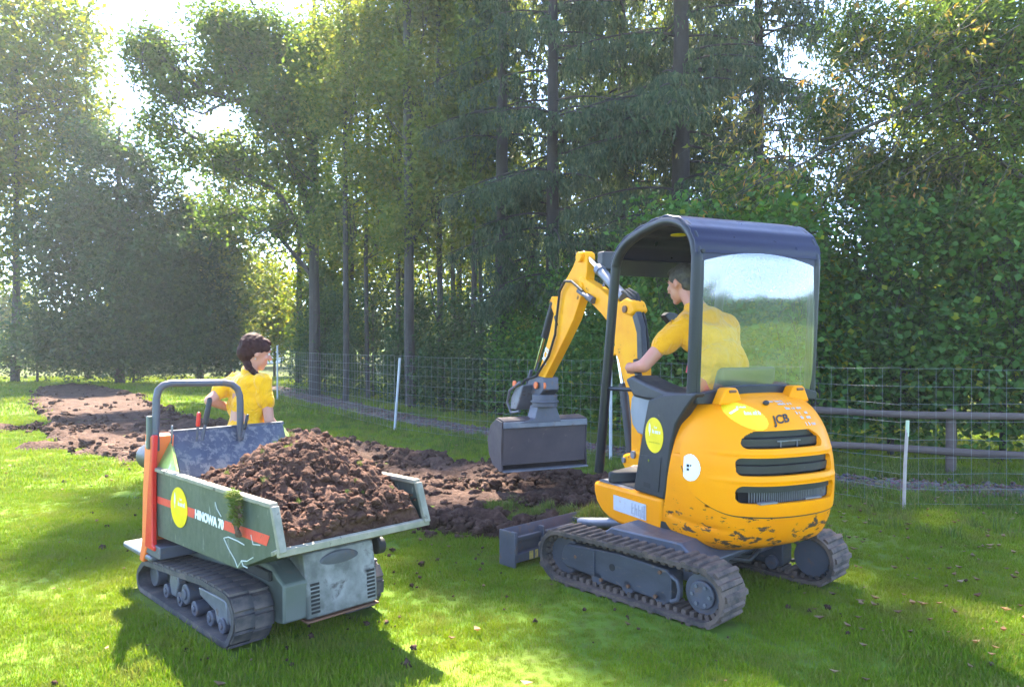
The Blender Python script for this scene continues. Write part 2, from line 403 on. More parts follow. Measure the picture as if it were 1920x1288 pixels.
def word_strokes(c, w, h, xdir, zdir, mat, parent, seed=0, th=0.0006, wear=0.0):
    """a word too worn to read: a row of upright, round and slanting strokes."""
    rg = random.Random(seed); X = Vector(xdir).normalized(); Z = Vector(zdir); Z = (Z - X * Z.dot(X)).normalized(); N = X.cross(Z); c = Vector(c)
    m = MB(); x = -w / 2
    while x < w / 2:
        k = rg.random(); sw = h * 0.16
        if k > wear * 0.8:
            hh = h * (1.0 if (rg.random() < 0.3 or x == -w / 2) else 0.68)
            def q(x0, z0, x1, z1):
                vs = [c + X * a + Z * (b - h / 2) + N * t for t in (0, th) for (a, b) in ((x0, z0), (x0 + sw, z0), (x1 + sw, z1), (x1, z1))]
                m.add(vs, [(0, 1, 2, 3), (7, 6, 5, 4), (0, 4, 5, 1), (1, 5, 6, 2), (2, 6, 7, 3), (3, 7, 4, 0)])
            q(x, 0, x + h * 0.05, hh)
            if k > 0.5: q(x + h * 0.28, 0, x + h * 0.3, h * 0.66)
            if k > 0.3: q(x + sw, h * 0.5, x + h * 0.28, h * 0.66)
            if k < 0.75: q(x + sw, 0, x + h * 0.28, h * 0.12)
        x += h * (0.5 + 0.1 * rg.random())
    return m.build('worn_lettering', mat, parent)
# ================================================================== MINI EXCAVATOR
UYAW = math.atan2(.91, -.415)
exc = tag(empty('mini_excavator', (1.263, 4.834, 0.012), UYAW),
          'yellow tracked mini excavator with dark blue canopy and rust-spotted rear, driven by a man', 'excavator')
U_inv = Matrix.Rotation(-UYAW, 4, 'Z') @ Matrix.Translation((-1.263, -4.834, 0))
TYAW = math.atan2(.728, -.685)
T2U = U_inv @ Matrix.Translation((1.12, 4.64, 0)) @ Matrix.Rotation(TYAW, 4, 'Z')
# --- undercarriage (built in the tracks' own frame, then turned into the machine frame)
hull = loop_path([(0.535, 0.155, 0.155), (-0.465, 0.155, 0.152), (0.03, 0.20, 0.115)])
pathp = resample(hull, 0.018)
lug_me = None
TX0 = T2U.to_3x3()
for side in (1, -1):
    TS = T2U @ Matrix.Translation((0.0 if side > 0 else -0.10, 0, 0))
    ya, yb = (0.42, 0.65) if side > 0 else (-0.65, -0.42)
    belt_prof = [(p[0], p[1]) for p in pathp]
    b = track_belt('track', belt_prof, ya, yb, 0.022, M_rubber, exc); b.data.transform(TS)
    # lugs: one part each, sharing a mesh
    lugs = resample(hull, 0.062)
    if lug_me is None:
        lm = MB()
        lm.prism([(-0.018, -0.002), (0.020, -0.002), (0.012, 0.012), (-0.012, 0.012)], -0.105, 0.105)
        tmp = lm.build('track_lug', M_rubber, exc, bevel=0.0); lug_me = tmp.data; bpy.data.objects.remove(tmp)
    for i, (x, z, dx, dz) in enumerate(lugs):
        o = bpy.data.objects.new('track_lug', lug_me); link(o, b)
        # clockwise path: outward normal is (-dz, dx)
        X = Vector((dx, 0, dz)); Z = Vector((-dz, 0, dx)); Y = Z.cross(X)
        M = Matrix((X, Y, Z)).transposed().to_4x4(); M.translation = Vector((x + Z.x * 0.001, (ya + yb) / 2 + (0.012 if i % 2 else -0.012), z + Z.z * 0.001))
        o.matrix_local = TS @ M
    # inner guide teeth
    m = MB()
    for (x, z, dx, dz) in resample(hull, 0.052):
        n = Vector((-dz, 0, dx)); m.box(Vector((x, (ya + yb) / 2, z)) - n * 0.034, (0.026, 0.15, 0.03), Matrix((Vector((dx, 0, dz)), Vector((0, 1, 0)), n)).transposed())
    o = m.xf(TS).build('guide_teeth', M_rubber, exc, kind='stuff')
    yo = 0.60 if side > 0 else -0.60
    s = 1 if side > 0 else -1
    # frame beam
    m = MB(); m.prism([(0.50, 0.235), (0.545, 0.12), (0.50, 0.085), (-0.25, 0.05), (-0.27, 0.07), (-0.27, 0.21), (-0.24, 0.235), (0.1, 0.255)], min(s * 0.48, yo), max(s * 0.48, yo))
    m.xf(TS).build('track_frame', M_undercar, exc, bevel=0.008)
    m = MB(); m.prism([(0.52, 0.20), (0.54, 0.13), (0.50, 0.10), (0.27, 0.088), (0.27, 0.238), (0.50, 0.228)], yo - s * 0.001, yo + s * 0.011)
    m.xf(TS).build('frame_cover_plate', M_undercar, exc, bevel=0.004)
    m = MB(); m.cyl((0.14, yo - s * .004, 0.165), (0.14, yo + s * 0.0025, 0.165), 0.021, 20); m.xf(TS).build('frame_hole', M_dark, exc)
    for bx, bz in ((0.42, 0.17), (0.22, 0.075), (0.02, 0.085), (-0.17, 0.075), (-0.2, 0.215)):
        m = MB(); m.cyl((bx, yo, bz), (bx, yo + s * 0.014, bz), 0.011, 6); m.xf(TS).build('bolt', M_rust, exc)
    m = MB(); m.tube([(-0.27, yo, 0.07), (-0.31, yo, 0.09), (-0.325, yo, 0.14), (-0.31, yo, 0.19), (-0.27, yo, 0.21)], 0.012, 8); m.xf(TS).build('tension_bracket', M_steel_dark, exc)
    m = MB(); m.cyl((-0.465, s * 0.46, 0.155), (-0.465, s * 0.585, 0.155), 0.115, 28); m.cyl((-0.465, s * 0.585, 0.155), (-0.465, s * 0.61, 0.155), 0.075, 24)
    sp = m.xf(TS).build('sprocket', M_steel_dark, exc, bevel=0.006)
    for k in range(6):
        a = k * math.pi / 3; m = MB(); m.cyl((-0.465 + 0.052 * math.cos(a), s * 0.605, 0.155 + 0.052 * math.sin(a)), (-0.465 + 0.052 * math.cos(a), s * 0.622, 0.155 + 0.052 * math.sin(a)), 0.010, 6)
        m.xf(TS).build('bolt', M_steel, sp)
    m = MB(); m.cyl((0.535, s * 0.46, 0.155), (0.535, s * 0.58, 0.155), 0.12, 28); m.xf(TS).build('idler', M_steel_dark, exc, bevel=0.01)
    for rx in (-0.2, 0.03, 0.26):
        m = MB(); m.cyl((rx, s * 0.455, 0.075), (rx, s * 0.60, 0.075), 0.042, 18); m.xf(TS).build('track_roller', M_steel_dark, exc, bevel=0.004)
m = MB(); m.prism([(0.35, 0.14), (0.4, 0.25), (0.25, 0.36), (-0.25, 0.36), (-0.38, 0.26), (-0.3, 0.16)], -0.48, 0.48)
m.xf(T2U).build('lower_chassis', M_steel_dark, exc, bevel=0.01)
m = MB(); m.box2((-0.22, 0.14, 0.2), (-0.06, 0.46, 0.30)); m.tube([(-0.25, -0.3, 0.27), (-0.35, -0.1, 0.22), (-0.33, 0.15, 0.26)], 0.018, 8)
m.tube([(-0.25, 0.25, 0.24), (-0.4, 0.0, 0.20), (-0.36, -0.3, 0.25)], 0.014, 8)
m.xf(T2U).build('travel_motor_hose', M_dark, exc)
m = MB(); m.cyl((0, 0, 0.28), (0, 0, 0.40), 0.27, 32); m.xf(T2U).build('slew_ring', M_dark, exc)
# blade
m = MB(); m.strip([(1.03, 0.0), (1.005, 0.03), (0.985, 0.10), (0.99, 0.17), (1.03, 0.235)], -0.65, 0.66, 0.012)
m.box2((0.93, -0.64, 0.02), (0.985, 0.65, 0.075)); m.box2((0.955, -0.64, 0.15), (0.99, 0.65, 0.18))
for yy in (-0.6, -0.35, 0.0, 0.35, 0.61): m.box2((0.935, yy - 0.008, 0.02), (0.99, yy + 0.008, 0.22))
m.box2((0.90, 0.652, 0.0), (1.05, 0.668, 0.235)); m.box2((0.90, -0.668, 0.0), (1.05, -0.652, 0.235))
m.xf(T2U).build('dozer_blade', M_steel_dark, exc, bevel=0.004)
for yy in (0.19, -0.22):
    m = MB(); m.bar((0.3, yy * 1.0, 0.2), (0.96, yy, 0.11), 0.08, 0.06); m.xf(T2U).build('blade_arm', M_steel_dark, exc, bevel=0.006)
m = MB(); m.cyl((0.25, 0, 0.3), (0.92, 0, 0.19), 0.035, 16); m.xf(T2U).build('blade_cylinder', M_steel, exc)
for yy, ww in ((0.485, 0.035), (0.435, 0.028)):
    m = MB(); m.box((0.9285, yy, 0.052), (0.002, ww, 0.055)); m.xf(T2U).build('worn_yellow_label', painted('worn_label_%d' % int(yy * 1000), (0.55, 0.42, 0.10), (0.25, 0.2, 0.12), 0.6, scale=40), exc)

# --- rear body: hood and counterweight
ZP = [0.295, 0.33, 0.38, 0.46, 0.56, 0.70, 0.82, 0.92, 1.00, 1.07, 1.12, 1.155, 1.178, 1.19]
RP = [0.56, 0.69, 0.745, 0.785, 0.81, 0.82, 0.81, 0.785, 0.75, 0.70, 0.645, 0.585, 0.52, 0.43]
WP = [0.385, 0.435, 0.462, 0.476, 0.481, 0.482, 0.476, 0.463, 0.445, 0.42, 0.39, 0.36, 0.325, 0.28]
XF = [-0.16, -0.165, -0.17, -0.19, -0.225, -0.25, -0.275, -0.30, -0.33, -0.365, -0.40, -0.43, -0.455, -0.40]
def prof_at(z): return np.interp(z, ZP, RP), np.interp(z, ZP, WP), np.interp(z, ZP, XF)
def smooth_interp(z, P):
    zs = np.array([z - .02, z, z + .02]); return float(np.mean(np.interp(zs, ZP, P)))
def surf(a, z, off=0.0, xf=None):
    """a in 0..1 from the left front edge round the back to the right front edge."""
    r, w, x0 = smooth_interp(z, RP) + off, smooth_interp(z, WP) + off, smooth_interp(z, XF) if xf is None else xf
    xc = -0.28; e = 2 / 2.7
    x0 = max(x0, xc - 0.9 * (r + xc) ) if x0 < xc else x0
    fs = 0.16
    if x0 <= xc:   # starts inside the arc
        t0 = math.asin(min(1, max(0, ((xc - x0) / max(r + xc, 1e-4))) ** (1 / e)))
        t = t0 + (math.pi - 2 * t0) * a
        q = t; sx = math.sin(q); cx = math.cos(q)
        return (xc - (r + xc) * abs(sx) ** e, w * math.copysign(abs(cx) ** e, cx), z)
    if a < fs: f = a / fs; return (x0 + (xc - x0) * f, w, z)
    if a > 1 - fs: f = (1 - a) / fs; return (x0 + (xc - x0) * f, -w, z)
    q = (a - fs) / (1 - 2 * fs) * math.pi
    return (xc - (r + xc) * abs(math.sin(q)) ** e, w * math.copysign(abs(math.cos(q)) ** e, math.cos(q)), z)
SLOTS = [(-0.205, 0.335, 0.897, 0.992, 0.040), (-0.27, 0.365, 0.752, 0.850, 0.030), (-0.285, 0.37, 0.602, 0.700, 0.034)]
def slot_sdf(y, z):
    best = 9
    for k, (y0, y1, z0, z1, r) in enumerate(SLOTS):
        if k == 0:      # top one narrows upward
            s_ = (z - z0) / (z1 - z0); s_ = min(max(s_, 0), 1); y0 += 0.05 * s_ ** 2; y1 -= 0.05 * s_ ** 2
        cx, cz = (y0 + y1) / 2, (z0 + z1) / 2
        dx, dz = abs(y - cx) - (y1 - y0) / 2 + r, abs(z - cz) - (z1 - z0) / 2 + r
        d = math.hypot(max(dx, 0), max(dz, 0)) + min(max(dx, dz), 0) - r
        best = min(best, d)
    return best
def hood_bottom(a):
    u = abs(a - 0.5) * 2
    return 0.525 + 0.02 * u + 0.15 * max(0, (u - 0.45) / 0.55) ** 2.0 * 1.0 + (0.16 * ((u - 0.82) / 0.18) ** 2 if u > 0.82 else 0)
NA, NZ = 300, 110
hv = []; idx = {}
for j in range(NZ + 1):
    for i in range(NA + 1):
        a = i / NA; zb = hood_bottom(a); z = zb + (1.188 - zb) * (j / NZ)
        xfront = smooth_interp(z, XF) - 0.075
        hv.append(list(surf(a, z, 0.007, xfront)))
cell = 0.0058
for k, v in enumerate(hv):
    if v[0] < -0.45:
        for _ in range(2):
            d = slot_sdf(v[1], v[2])
            if abs(d) < cell * 0.75:
                gx = (slot_sdf(v[1] + 1e-4, v[2]) - d) / 1e-4; gz = (slot_sdf(v[1], v[2] + 1e-4) - d) / 1e-4
                v[1] -= gx * d; v[2] -= gz * d
inside = [v[0] < -0.45 and slot_sdf(v[1], v[2]) < 1e-3 for v in hv]
# ridges pressed between the slots
for v in hv:
    if v[0] < -0.5 and -0.36 < v[1] < 0.46:
        fade = min(1, (v[1] + 0.36) / 0.05) * min(1, (0.46 - v[1]) / 0.05)
        for zr in (0.873, 0.726): v[0] -= 0.007 * fade * math.exp(-((v[2] - zr) / 0.012) ** 2)
hf = []
for j in range(NZ):
    for i in range(NA):
        q = (j * (NA + 1) + i, j * (NA + 1) + i + 1, (j + 1) * (NA + 1) + i + 1, (j + 1) * (NA + 1) + i)
        if all(inside[k] for k in q): continue
        hf.append(q)
me = bpy.data.meshes.new('engine_hood'); me.from_pydata([tuple(v) for v in hv], [], hf)
bm = bmesh.new(); bm.from_mesh(me); bmesh.ops.delete(bm, geom=[v for v in bm.verts if not v.link_faces], context='VERTS')
be = [e for e in bm.edges if e.is_boundary]
g = bmesh.ops.extrude_edge_only(bm, edges=be)
for v in [x for x in g['geom'] if isinstance(x, bmesh.types.BMVert)]:
    c = Vector((-0.2, 0, v.co.z)); v.co += (c - v.co).normalized() * 0.028
bmesh.ops.recalc_face_normals(bm, faces=bm.faces); bm.to_mesh(me); bm.free()
me.materials.append(M_yellow); me.polygons.foreach_set('use_smooth', np.ones(len(me.polygons), dtype=bool)); me.set_sharp_from_angle(angle=R(40))
hood = bpy.data.objects.new('engine_hood', me); link(hood, exc)
seam = [Vector(surf(0.02 + 0.96 * i / 120, hood_bottom(0.02 + 0.96 * i / 120) - 0.004, 0.002, None if 0 else -0.33)) for i in range(121)]
m = MB(); m.tube(seam, 0.0042, 6); m.build('hood_seam_shadow', M_dark, hood)  # dark tube stands in for the shadow in the gap below the hood
# counterweight / lower body: below and in front of the hood
cv, cf = [], []
NA2, NZ2 = 160, 60
for j in range(NZ2 + 1):
    for i in range(NA2 + 1):
        a = i / NA2; z = 0.295 + (1.183 - 0.295) * j / NZ2
        p = list(surf(a, z, 0.0))
        if p[2] < 0.60 and p[0] < -0.1:          # pressed groove low on the flanks
            u = abs(a - 0.5) * 2; zg = 0.44 + 0.05 * max(0, u - 0.4)
            k_ = 0.010 * math.exp(-((p[2] - zg) / 0.010) ** 2) * min(1, max(0, (u - 0.28) / 0.1)) * min(1, max(0, (0.92 - u) / 0.1))
            n = Vector((p[0] + 0.28, p[1], 0)).normalized(); p[0] -= n.x * k_; p[1] -= n.y * k_
        cv.append(p)
for j in range(NZ2):
    for i in range(NA2):
        a = (i + .5) / NA2; z = 0.295 + (1.183 - 0.295) * (j + .5) / NZ2
        if z < hood_bottom(a) + 0.03 or a < 0.25 or a > 0.75:
            cf.append((j * (NA2 + 1) + i, j * (NA2 + 1) + i + 1, (j + 1) * (NA2 + 1) + i + 1, (j + 1) * (NA2 + 1) + i))
nb = NA2 + 1; cf.append(tuple(range(nb - 1, -1, -1)))
m = MB(); m.add(cv, cf)
cw = m.build('counterweight', M_yellow_worn, exc, smooth=50)
m = MB()   # dark radiator box behind the slots
m.box2((-0.66, -0.31, 0.56), (-0.30, 0.31, 1.02)); m.box2((-0.56, -0.40, 0.58), (-0.30, 0.40, 1.0)); m.build('radiator_box', M_dark, exc)
for k, (y0, y1, z0, z1, r) in enumerate(SLOTS):
    m = MB(); ym, zm = (y0 + y1) / 2, (z0 + z1) / 2
    nl = 22
    def curved(zc, w, dpt, th):
        pts = []
        for i in range(nl + 1):
            y = y0 - 0.005 + (y1 - y0 + 0.01) * i / nl
            r_, w_ = smooth_interp(zc, RP), smooth_interp(zc, WP)
            x = -0.28 - (r_ - 0.28) * max(0, 1 - abs(y / w_) ** 2.7) ** (1 / 2.7) + dpt
            pts.append((x, y))
        vs = []
        for (x, y) in pts: vs += [(x, y, zc + w), (x + 0.02, y, zc + w + 0.004), (x + 0.004, y, zc - w), (x + 0.024, y, zc - w)]
        fs = []
        for i in range(nl):
            b = 4 * i; fs += [(b, b + 4, b + 6, b + 2), (b + 1, b + 3, b + 7, b + 5), (b, b + 1, b + 5, b + 4), (b + 2, b + 6, b + 7, b + 3)]
        m2 = MB(); m2.add(vs, fs); return m2
    if k < 2:
        curved(zm + 0.030, 0.019, 0.018, 0.01).build('vent_louvre', M_black, hood)
        curved(zm - 0.017, 0.021, 0.018, 0.01).build('vent_louvre', M_black, hood)
    else:
        curved(zm + 0.030, 0.019, 0.016, 0.01).build('vent_louvre', M_black, hood)
        mm = MB()
        for i in range(44):
            y = y0 + 0.01 + (y1 - y0 - 0.09) * i / 43; r_, w_ = smooth_interp(zm, RP), smooth_interp(zm, WP)
            x = -0.28 - (r_ - 0.28) * max(0, 1 - abs(y / w_) ** 2.7) ** (1 / 2.7) + 0.035
            mm.box2((x, y - 0.002, z0), (x + 0.006, y + 0.002, zm + 0.02))
        mm.build('radiator_fins', M_steel, exc, kind='stuff')
    if k == 0:
        mm = MB()
        mm.box((-0.765, 0.04, 0.935), (0.004, 0.17, 0.006)); mm.box((-0.765, -0.02, 0.92), (0.004, 0.005, 0.04)); mm.box((-0.765, 0.10, 0.92), (0.004, 0.005, 0.04))
        mm.build('worn_vent_badge', M_steel, hood, kind='stuff')
    if k == 2:
        mm = MB(); mm.box((-0.79, 0.22, 0.609), (0.03, 0.12, 0.01)); mm.box((-0.775, -0.12, 0.609), (0.03, 0.12, 0.01)); mm.build('slot_scuff_plate', M_steel, hood)
# hinge lugs on top of the hood
for yy, xx in ((0.27, -0.50), (-0.24, -0.50)):
    m = MB(); m.prism([(-0.085, -0.05), (-0.045, 0.035), (-0.03, 0.045), (0.03, 0.045), (0.045, 0.035), (0.09, -0.05)], -0.03, 0.045, 'x')
    m.xf(Matrix.Translation((xx - 0.035, yy, 1.178))); m.build('hinge_lug', M_yellow, hood, bevel=0.01)
    m = MB(); m.cyl((xx - 0.068, yy - 0.025, 1.203), (xx - 0.068, yy + 0.02, 1.203), 0.008, 8); m.build('hinge_pin', M_rust, hood)
# lower side sill (left and right) in front of the counterweight
for s in (1, -1):
    m = MB(); y1_ = 0.482
    pr = [(-0.168, 0.298), (0.12, 0.285), (0.297, 0.281), (0.42, 0.295), (0.50, 0.32), (0.575, 0.375), (0.605, 0.44), (0.607, 0.506), (0.58, 0.512), (-0.13, 0.535), (-0.19, 0.54)]
    m.prism(pr, s * 0.40, s * y1_)
    m.build('side_sill', M_yellow, exc, bevel=0.022, seg=3)
m = MB(); m.prism([(0.10, -0.41), (0.56, -0.41), (0.60, -0.3), (0.63, 0), (0.60, 0.3), (0.56, 0.41), (0.10, 0.41)], 0.30, 0.50, 'z'); m.build('front_sill', M_yellow, exc, bevel=0.02)
m = MB(); m.prism([(-0.3, -0.46), (0.57, -0.46), (0.615, 0), (0.57, 0.46), (-0.3, 0.46)], 0.513, 0.525, 'z'); m.build('floor_plate', M_steel, exc, bevel=0.003)
m = MB(); m.box2((0.1, 0.1, 0.526), (0.5, 0.42, 0.533)); m.build('floor_mat', M_black, exc)
m = MB(); m.box2((0.46, 0.05, 0.528), (0.55, 0.16, 0.56)); m.tube([(0.5, 0.12, 0.53), (0.5, 0.12, 0.66)], 0.012, 8); m.tube([(0.5, 0.04, 0.53), (0.5, 0.04, 0.80)], 0.010, 8); m.tube([(0.5, -0.04, 0.53), (0.5, -0.04, 0.80)], 0.010, 8)
m.build('pedal', M_black, exc)
m = MB(); m.prism([(0.57, 0.2), (0.45, 0.46), (0.42, 0.47), (0.40, 0.45), (0.3, 0.1)], 0.527, 0.60, 'z'); m.build('floor_mat_fold', M_black, exc, bevel=0.01)
# black side panel
panel_out = [(-0.055, 1.125), (0.0, 0.95), (0.06, 0.72), (0.108, 0.548), (0.08, 0.538), (-0.12, 0.541), (-0.214, 0.538), (-0.235, 0.62), (-0.285, 0.88), (-0.33, 1.0), (-0.42, 1.10), (-0.50, 1.175), (-0.52, 1.195), (-0.40, 1.19), (-0.2, 1.165)]
m = MB(); m.prism(panel_out, 0.41, 0.487); m.build('side_panel', M_black, exc, bevel=0.012)
m = MB(); m.prism([(-0.055, 1.125), (0.0, 0.95), (0.06, 0.72), (0.108, 0.548), (-0.15, 0.541), (-0.2, 0.9), (-0.25, 1.15)], -0.478, -0.41); m.build('side_panel', M_black, exc, bevel=0.012)
m = MB(); m.prism([(0.03, 0.775), (-0.195, 0.79), (-0.168, 0.575), (0.072, 0.572)], 0.4875, 0.4915); dr = m.build('panel_door', M_black, exc, bevel=0.003)
m = MB(); m.cyl((-0.075, 0.491, 0.755), (-0.075, 0.497, 0.755), 0.009, 12); m.build('door_lock', M_chrome, dr)
m = MB(); m.box((-0.05, 0.4915, 0.598), (0.07, 0.002, 0.03)); m.build('door_plate', M_dark, dr)
M_olive = plain('olive_print', (0.60, 0.48, 0.02), 0.6)
L_x, L_z = (-1, 0, 0), (0, 0, 1)       # reading direction on the left flank (seen from outside)
st = disc('round_sticker', (-0.122, 0.488, 0.915), 0.093, 0.108, L_x, L_z, M_sticker, exc)
feather_mark((-0.078, 0.4905, 0.945), 0.042, L_x, L_z, st, M_white)
word_strokes((-0.140, 0.4905, 0.965), 0.03, 0.014, L_x, L_z, M_white, st, 1)
word_strokes((-0.146, 0.4905, 0.940), 0.085, 0.026, L_x, L_z, M_white, st, 2)
word_strokes((-0.125, 0.4905, 0.872), 0.11, 0.012, L_x, L_z, M_olive, st, 3)
ws_c = Vector((-0.455, 0.4915, 0.77))
t_ = Vector((-1, -0.10, 0)).normalized()
def on_hood(x, z, s=1):
    r_, w_ = smooth_interp(z, RP) + 0.007, smooth_interp(z, WP) + 0.007
    q = max(0, 1 - (max(0, (-0.28 - x)) / (r_ - 0.28)) ** 2.7) ** (1 / 2.7); return s * w_ * q
def hood_patch(name, inside_fn, mat, a0, a1, z0, z1, off, parent, na=60, nz=60, yz=None):
    """thin printed sheet lying on the hood surface; inside_fn(x,y,z)->bool"""
    vs, fs = [], []
    for j in range(nz + 1):
        for i in range(na + 1):
            vs.append(surf(a0 + (a1 - a0) * i / na, z0 + (z1 - z0) * j / nz, 0.007 + off, -0.36))
    for j in range(nz):
        for i in range(na):
            q = (j * (na + 1) + i, j * (na + 1) + i + 1, (j + 1) * (na + 1) + i + 1, (j + 1) * (na + 1) + i)
            c = [sum(vs[k][t] for k in q) / 4 for t in range(3)]
            if inside_fn(*c): fs.append(q)
    m = MB(); m.add(vs, fs); o = m.build(name, mat, parent, smooth=60)
    bm = bmesh.new(); bm.from_mesh(o.data); bmesh.ops.delete(bm, geom=[v for v in bm.verts if not v.link_faces], context='VERTS'); bm.to_mesh(o.data); bm.free()
    return o
ws = hood_patch('white_round_sticker', lambda x, y, z: ((x + 0.455) / 0.074) ** 2 + ((z - 0.768) / 0.076) ** 2 < 1, M_white, 0.02, 0.30, 0.68, 0.86, 0.0022, hood, 90, 60)
yst = hood_patch('yellow_round_sticker', lambda x, y, z: ((y - 0.245) / 0.095) ** 2 + ((z - 1.070 + (y - 0.245) * -0.2) / 0.070) ** 2 < 1 and x < -0.4, M_sticker, 0.14, 0.62, 0.96, 1.17, 0.0022, hood, 110, 50)
def hood_text(body, name, size, mat, y, z, parent, tilt=0.0, shear=0.0, bold=0.0, off=0.011):
    p = []
    for (yy, zz) in ((y, z), (y + .03, z), (y, z + .02)):
        r_, w_ = smooth_interp(zz, RP) + off, smooth_interp(zz, WP) + off
        p.append(Vector((-0.28 - (r_ - 0.28) * max(0, 1 - abs(yy / w_) ** 2.7) ** (1 / 2.7), yy, zz)))
    X = (p[0] - p[1]).normalized(); Z = (p[2] - p[0]).normalized()
    X2 = X * math.cos(tilt) + Z * math.sin(tilt); Z2 = Z * math.cos(tilt) - X * math.sin(tilt)
    return text_obj(body, name, size, mat, parent, p[0], X2, Z2, 0.0006, shear, bold)
def hood_word(y, z, w, h, mat, parent, seed, wear=0.0, off=0.0095):
    p = []
    for (yy, zz) in ((y, z), (y + .03, z), (y, z + .02)):
        r_, w_ = smooth_interp(zz, RP) + off, smooth_interp(zz, WP) + off
        p.append(Vector((-0.28 - (r_ - 0.28) * max(0, 1 - abs(yy / w_) ** 2.7) ** (1 / 2.7), yy, zz)))
    return word_strokes(p[0], w, h, p[0] - p[1], p[2] - p[0], mat, parent, seed, 0.001, wear)
hood_word(0.215, 1.088, 0.09, 0.028, M_white, yst, 5, off=0.012)
hood_word(0.25, 1.118, 0.05, 0.014, M_white, yst, 6, off=0.012)
r_ = hood_text('/', 'printed_mark', 0.065, M_white, 0.300, 1.095, yst, -0.9, bold=0.004, off=0.0115)
lg = hood_text('JCB', 'maker_lettering', 0.075, M_ink, 0.065, 1.050, hood, 0.12, 0.35, 0.0016)
for k, (yy, zz, ww) in enumerate(((0.0, 1.142, 0.10), (-0.045, 1.128, 0.12), (-0.085, 1.105, 0.12), (-0.125, 1.08, 0.09), (-0.135, 1.055, 0.08), (-0.155, 1.02, 0.09))):
    hood_word(yy, zz, ww, 0.022, M_label, hood, 20 + k, 0.35)
m = MB(); m.ball((-0.636, 0.085, 1.138), (0.014, 0.022, 0.015), 10, 6); m.build('hood_latch', M_black, hood)
p0 = Vector((-0.455, on_hood(-0.455, .768) + 0.0015, 0.768)); X_ = Vector((-1, -0.33, 0)).normalized()
for dx, dz, w_, h_ in ((-0.014, 0.010, 0.016, 0.016), (0.010, 0.012, 0.018, 0.010), (-0.014, -0.012, 0.016, 0.014), (0.012, -0.006, 0.006, 0.024), (0.014, -0.016, 0.020, 0.007)):
    m = MB(); m.box((0, 0, 0), (w_, 0.002, h_)); m.xf(Matrix.Translation(p0 + X_ * dx + Vector((0, 0.001, dz))) @ Matrix.Rotation(math.atan2(X_.y, X_.x) , 4, 'Z')); m.build('dark_print', M_ink, ws)
lb = MB(); lb.box((0.155, 0.4855, 0.418), (0.375, 0.002, 0.10), Matrix.Rotation(0.02, 3, 'Y')); lab = lb.build('sill_label', M_label, exc)
M_blot = plain('faded_grey_print', (0.33, 0.33, 0.38), 0.6)
word_strokes((0.06, 0.4868, 0.418), 0.14, 0.07, L_x, L_z, M_blot, lab, 9, wear=0.5)
m = MB(); m.box((-0.015, 0.4868, 0.418), (0.02, 0.001, 0.085)); m.build('label_stripe', M_blot, lab)

# --- canopy
hoop = [(-0.440, 1.185), (-0.479, 1.90), (-0.479, 1.985), (-0.462, 2.06), (-0.425, 2.12), (-0.36, 2.172), (-0.26, 2.205), (-0.17, 2.213), (-0.05, 2.20), (0.08, 2.175), (0.20, 2.142), (0.28, 2.10), (0.335, 2.05), (0.365, 1.99), (0.39, 1.85), (0.584, 0.575)]
def smooth_path(pts, n=4):
    P = [Vector((p[0], 0, p[1])) for p in pts]; out = []
    for i in range(len(P) - 1):
        p0, p1, p2, p3 = P[max(i - 1, 0)], P[i], P[i + 1], P[min(i + 2, len(P) - 1)]
        L = (p2 - p1).length
        if L > 0.4: out += [p1, p1.lerp(p2, 0.5)]; continue
        for k in range(n):
            t = k / n; out.append(0.5 * ((2 * p1) + (-p0 + p2) * t + (2 * p0 - 5 * p1 + 4 * p2 - p3) * t * t + (-p0 + 3 * p1 - 3 * p2 + p3) * t ** 3))
    out.append(P[-1]); return out
for s in (1, -1):
    m = MB(); m.tube([(p.x, s * 0.452, p.z) for p in smooth_path(hoop)], 0.033, 14)
    m.build('canopy_post', M_frame, exc, smooth=60)
roofp = [(p.x, p.z) for p in smooth_path(hoop[2:14], 5)]
rr = []
for i, (x, z) in enumerate(roofp):
    k = 0.030 + (0.005 if (i // 3) % 2 else 0.0)
    x0, z0 = roofp[max(i - 1, 0)]; x1, z1 = roofp[min(i + 1, len(roofp) - 1)]; L = math.hypot(x1 - x0, z1 - z0)
    rr.append((x - (z1 - z0) / L * k, z + (x1 - x0) / L * k))
m = MB(); m.strip(rr, -0.478, 0.478, -0.012); roof = m.build('canopy_roof', M_blue, exc, bevel=0.003, smooth=50)
for yy in (0.2, 0.02):
    m = MB(); m.cyl((0.02, yy, 2.168), (0.02, yy, 2.176), 0.05 if yy > .1 else 0.04, 20)
    m.build('roof_sticker', M_sticker if yy > .1 else M_red, roof)
# rear header with arched lower edge
def rear_x(z): return -0.505 if z > 1.98 else -0.505 + (1.98 - z) * 0.048
N = 20; vs = []
for i in range(N + 1):
    y = -0.475 + 0.95 * i / N; zl = 1.925 + 0.075 * (1 - (y / 0.475) ** 2)
    for (z, xo) in ((2.03, 0), (zl, 0), (zl, 0.02), (2.03, 0.02)): vs.append((rear_x(z) + xo, y, z))
fs = []
for i in range(N):
    for k in range(4): fs.append((i * 4 + k, i * 4 + (k + 1) % 4, i * 4 + 4 + (k + 1) % 4, i * 4 + 4 + k))
m = MB(); m.add(vs, fs); hd = m.build('rear_header', M_blue, exc)
m = MB(); m.cyl((-0.503, 0.43, 2.0), (-0.515, 0.43, 2.0), 0.012, 12); m.build('header_bolt', M_dark, hd)
m = MB(); m.strip([(0.33, 2.03), (0.35, 1.99), (0.365, 1.93)], -0.45, 0.45, 0.02); m.build('front_header', M_frame, exc)
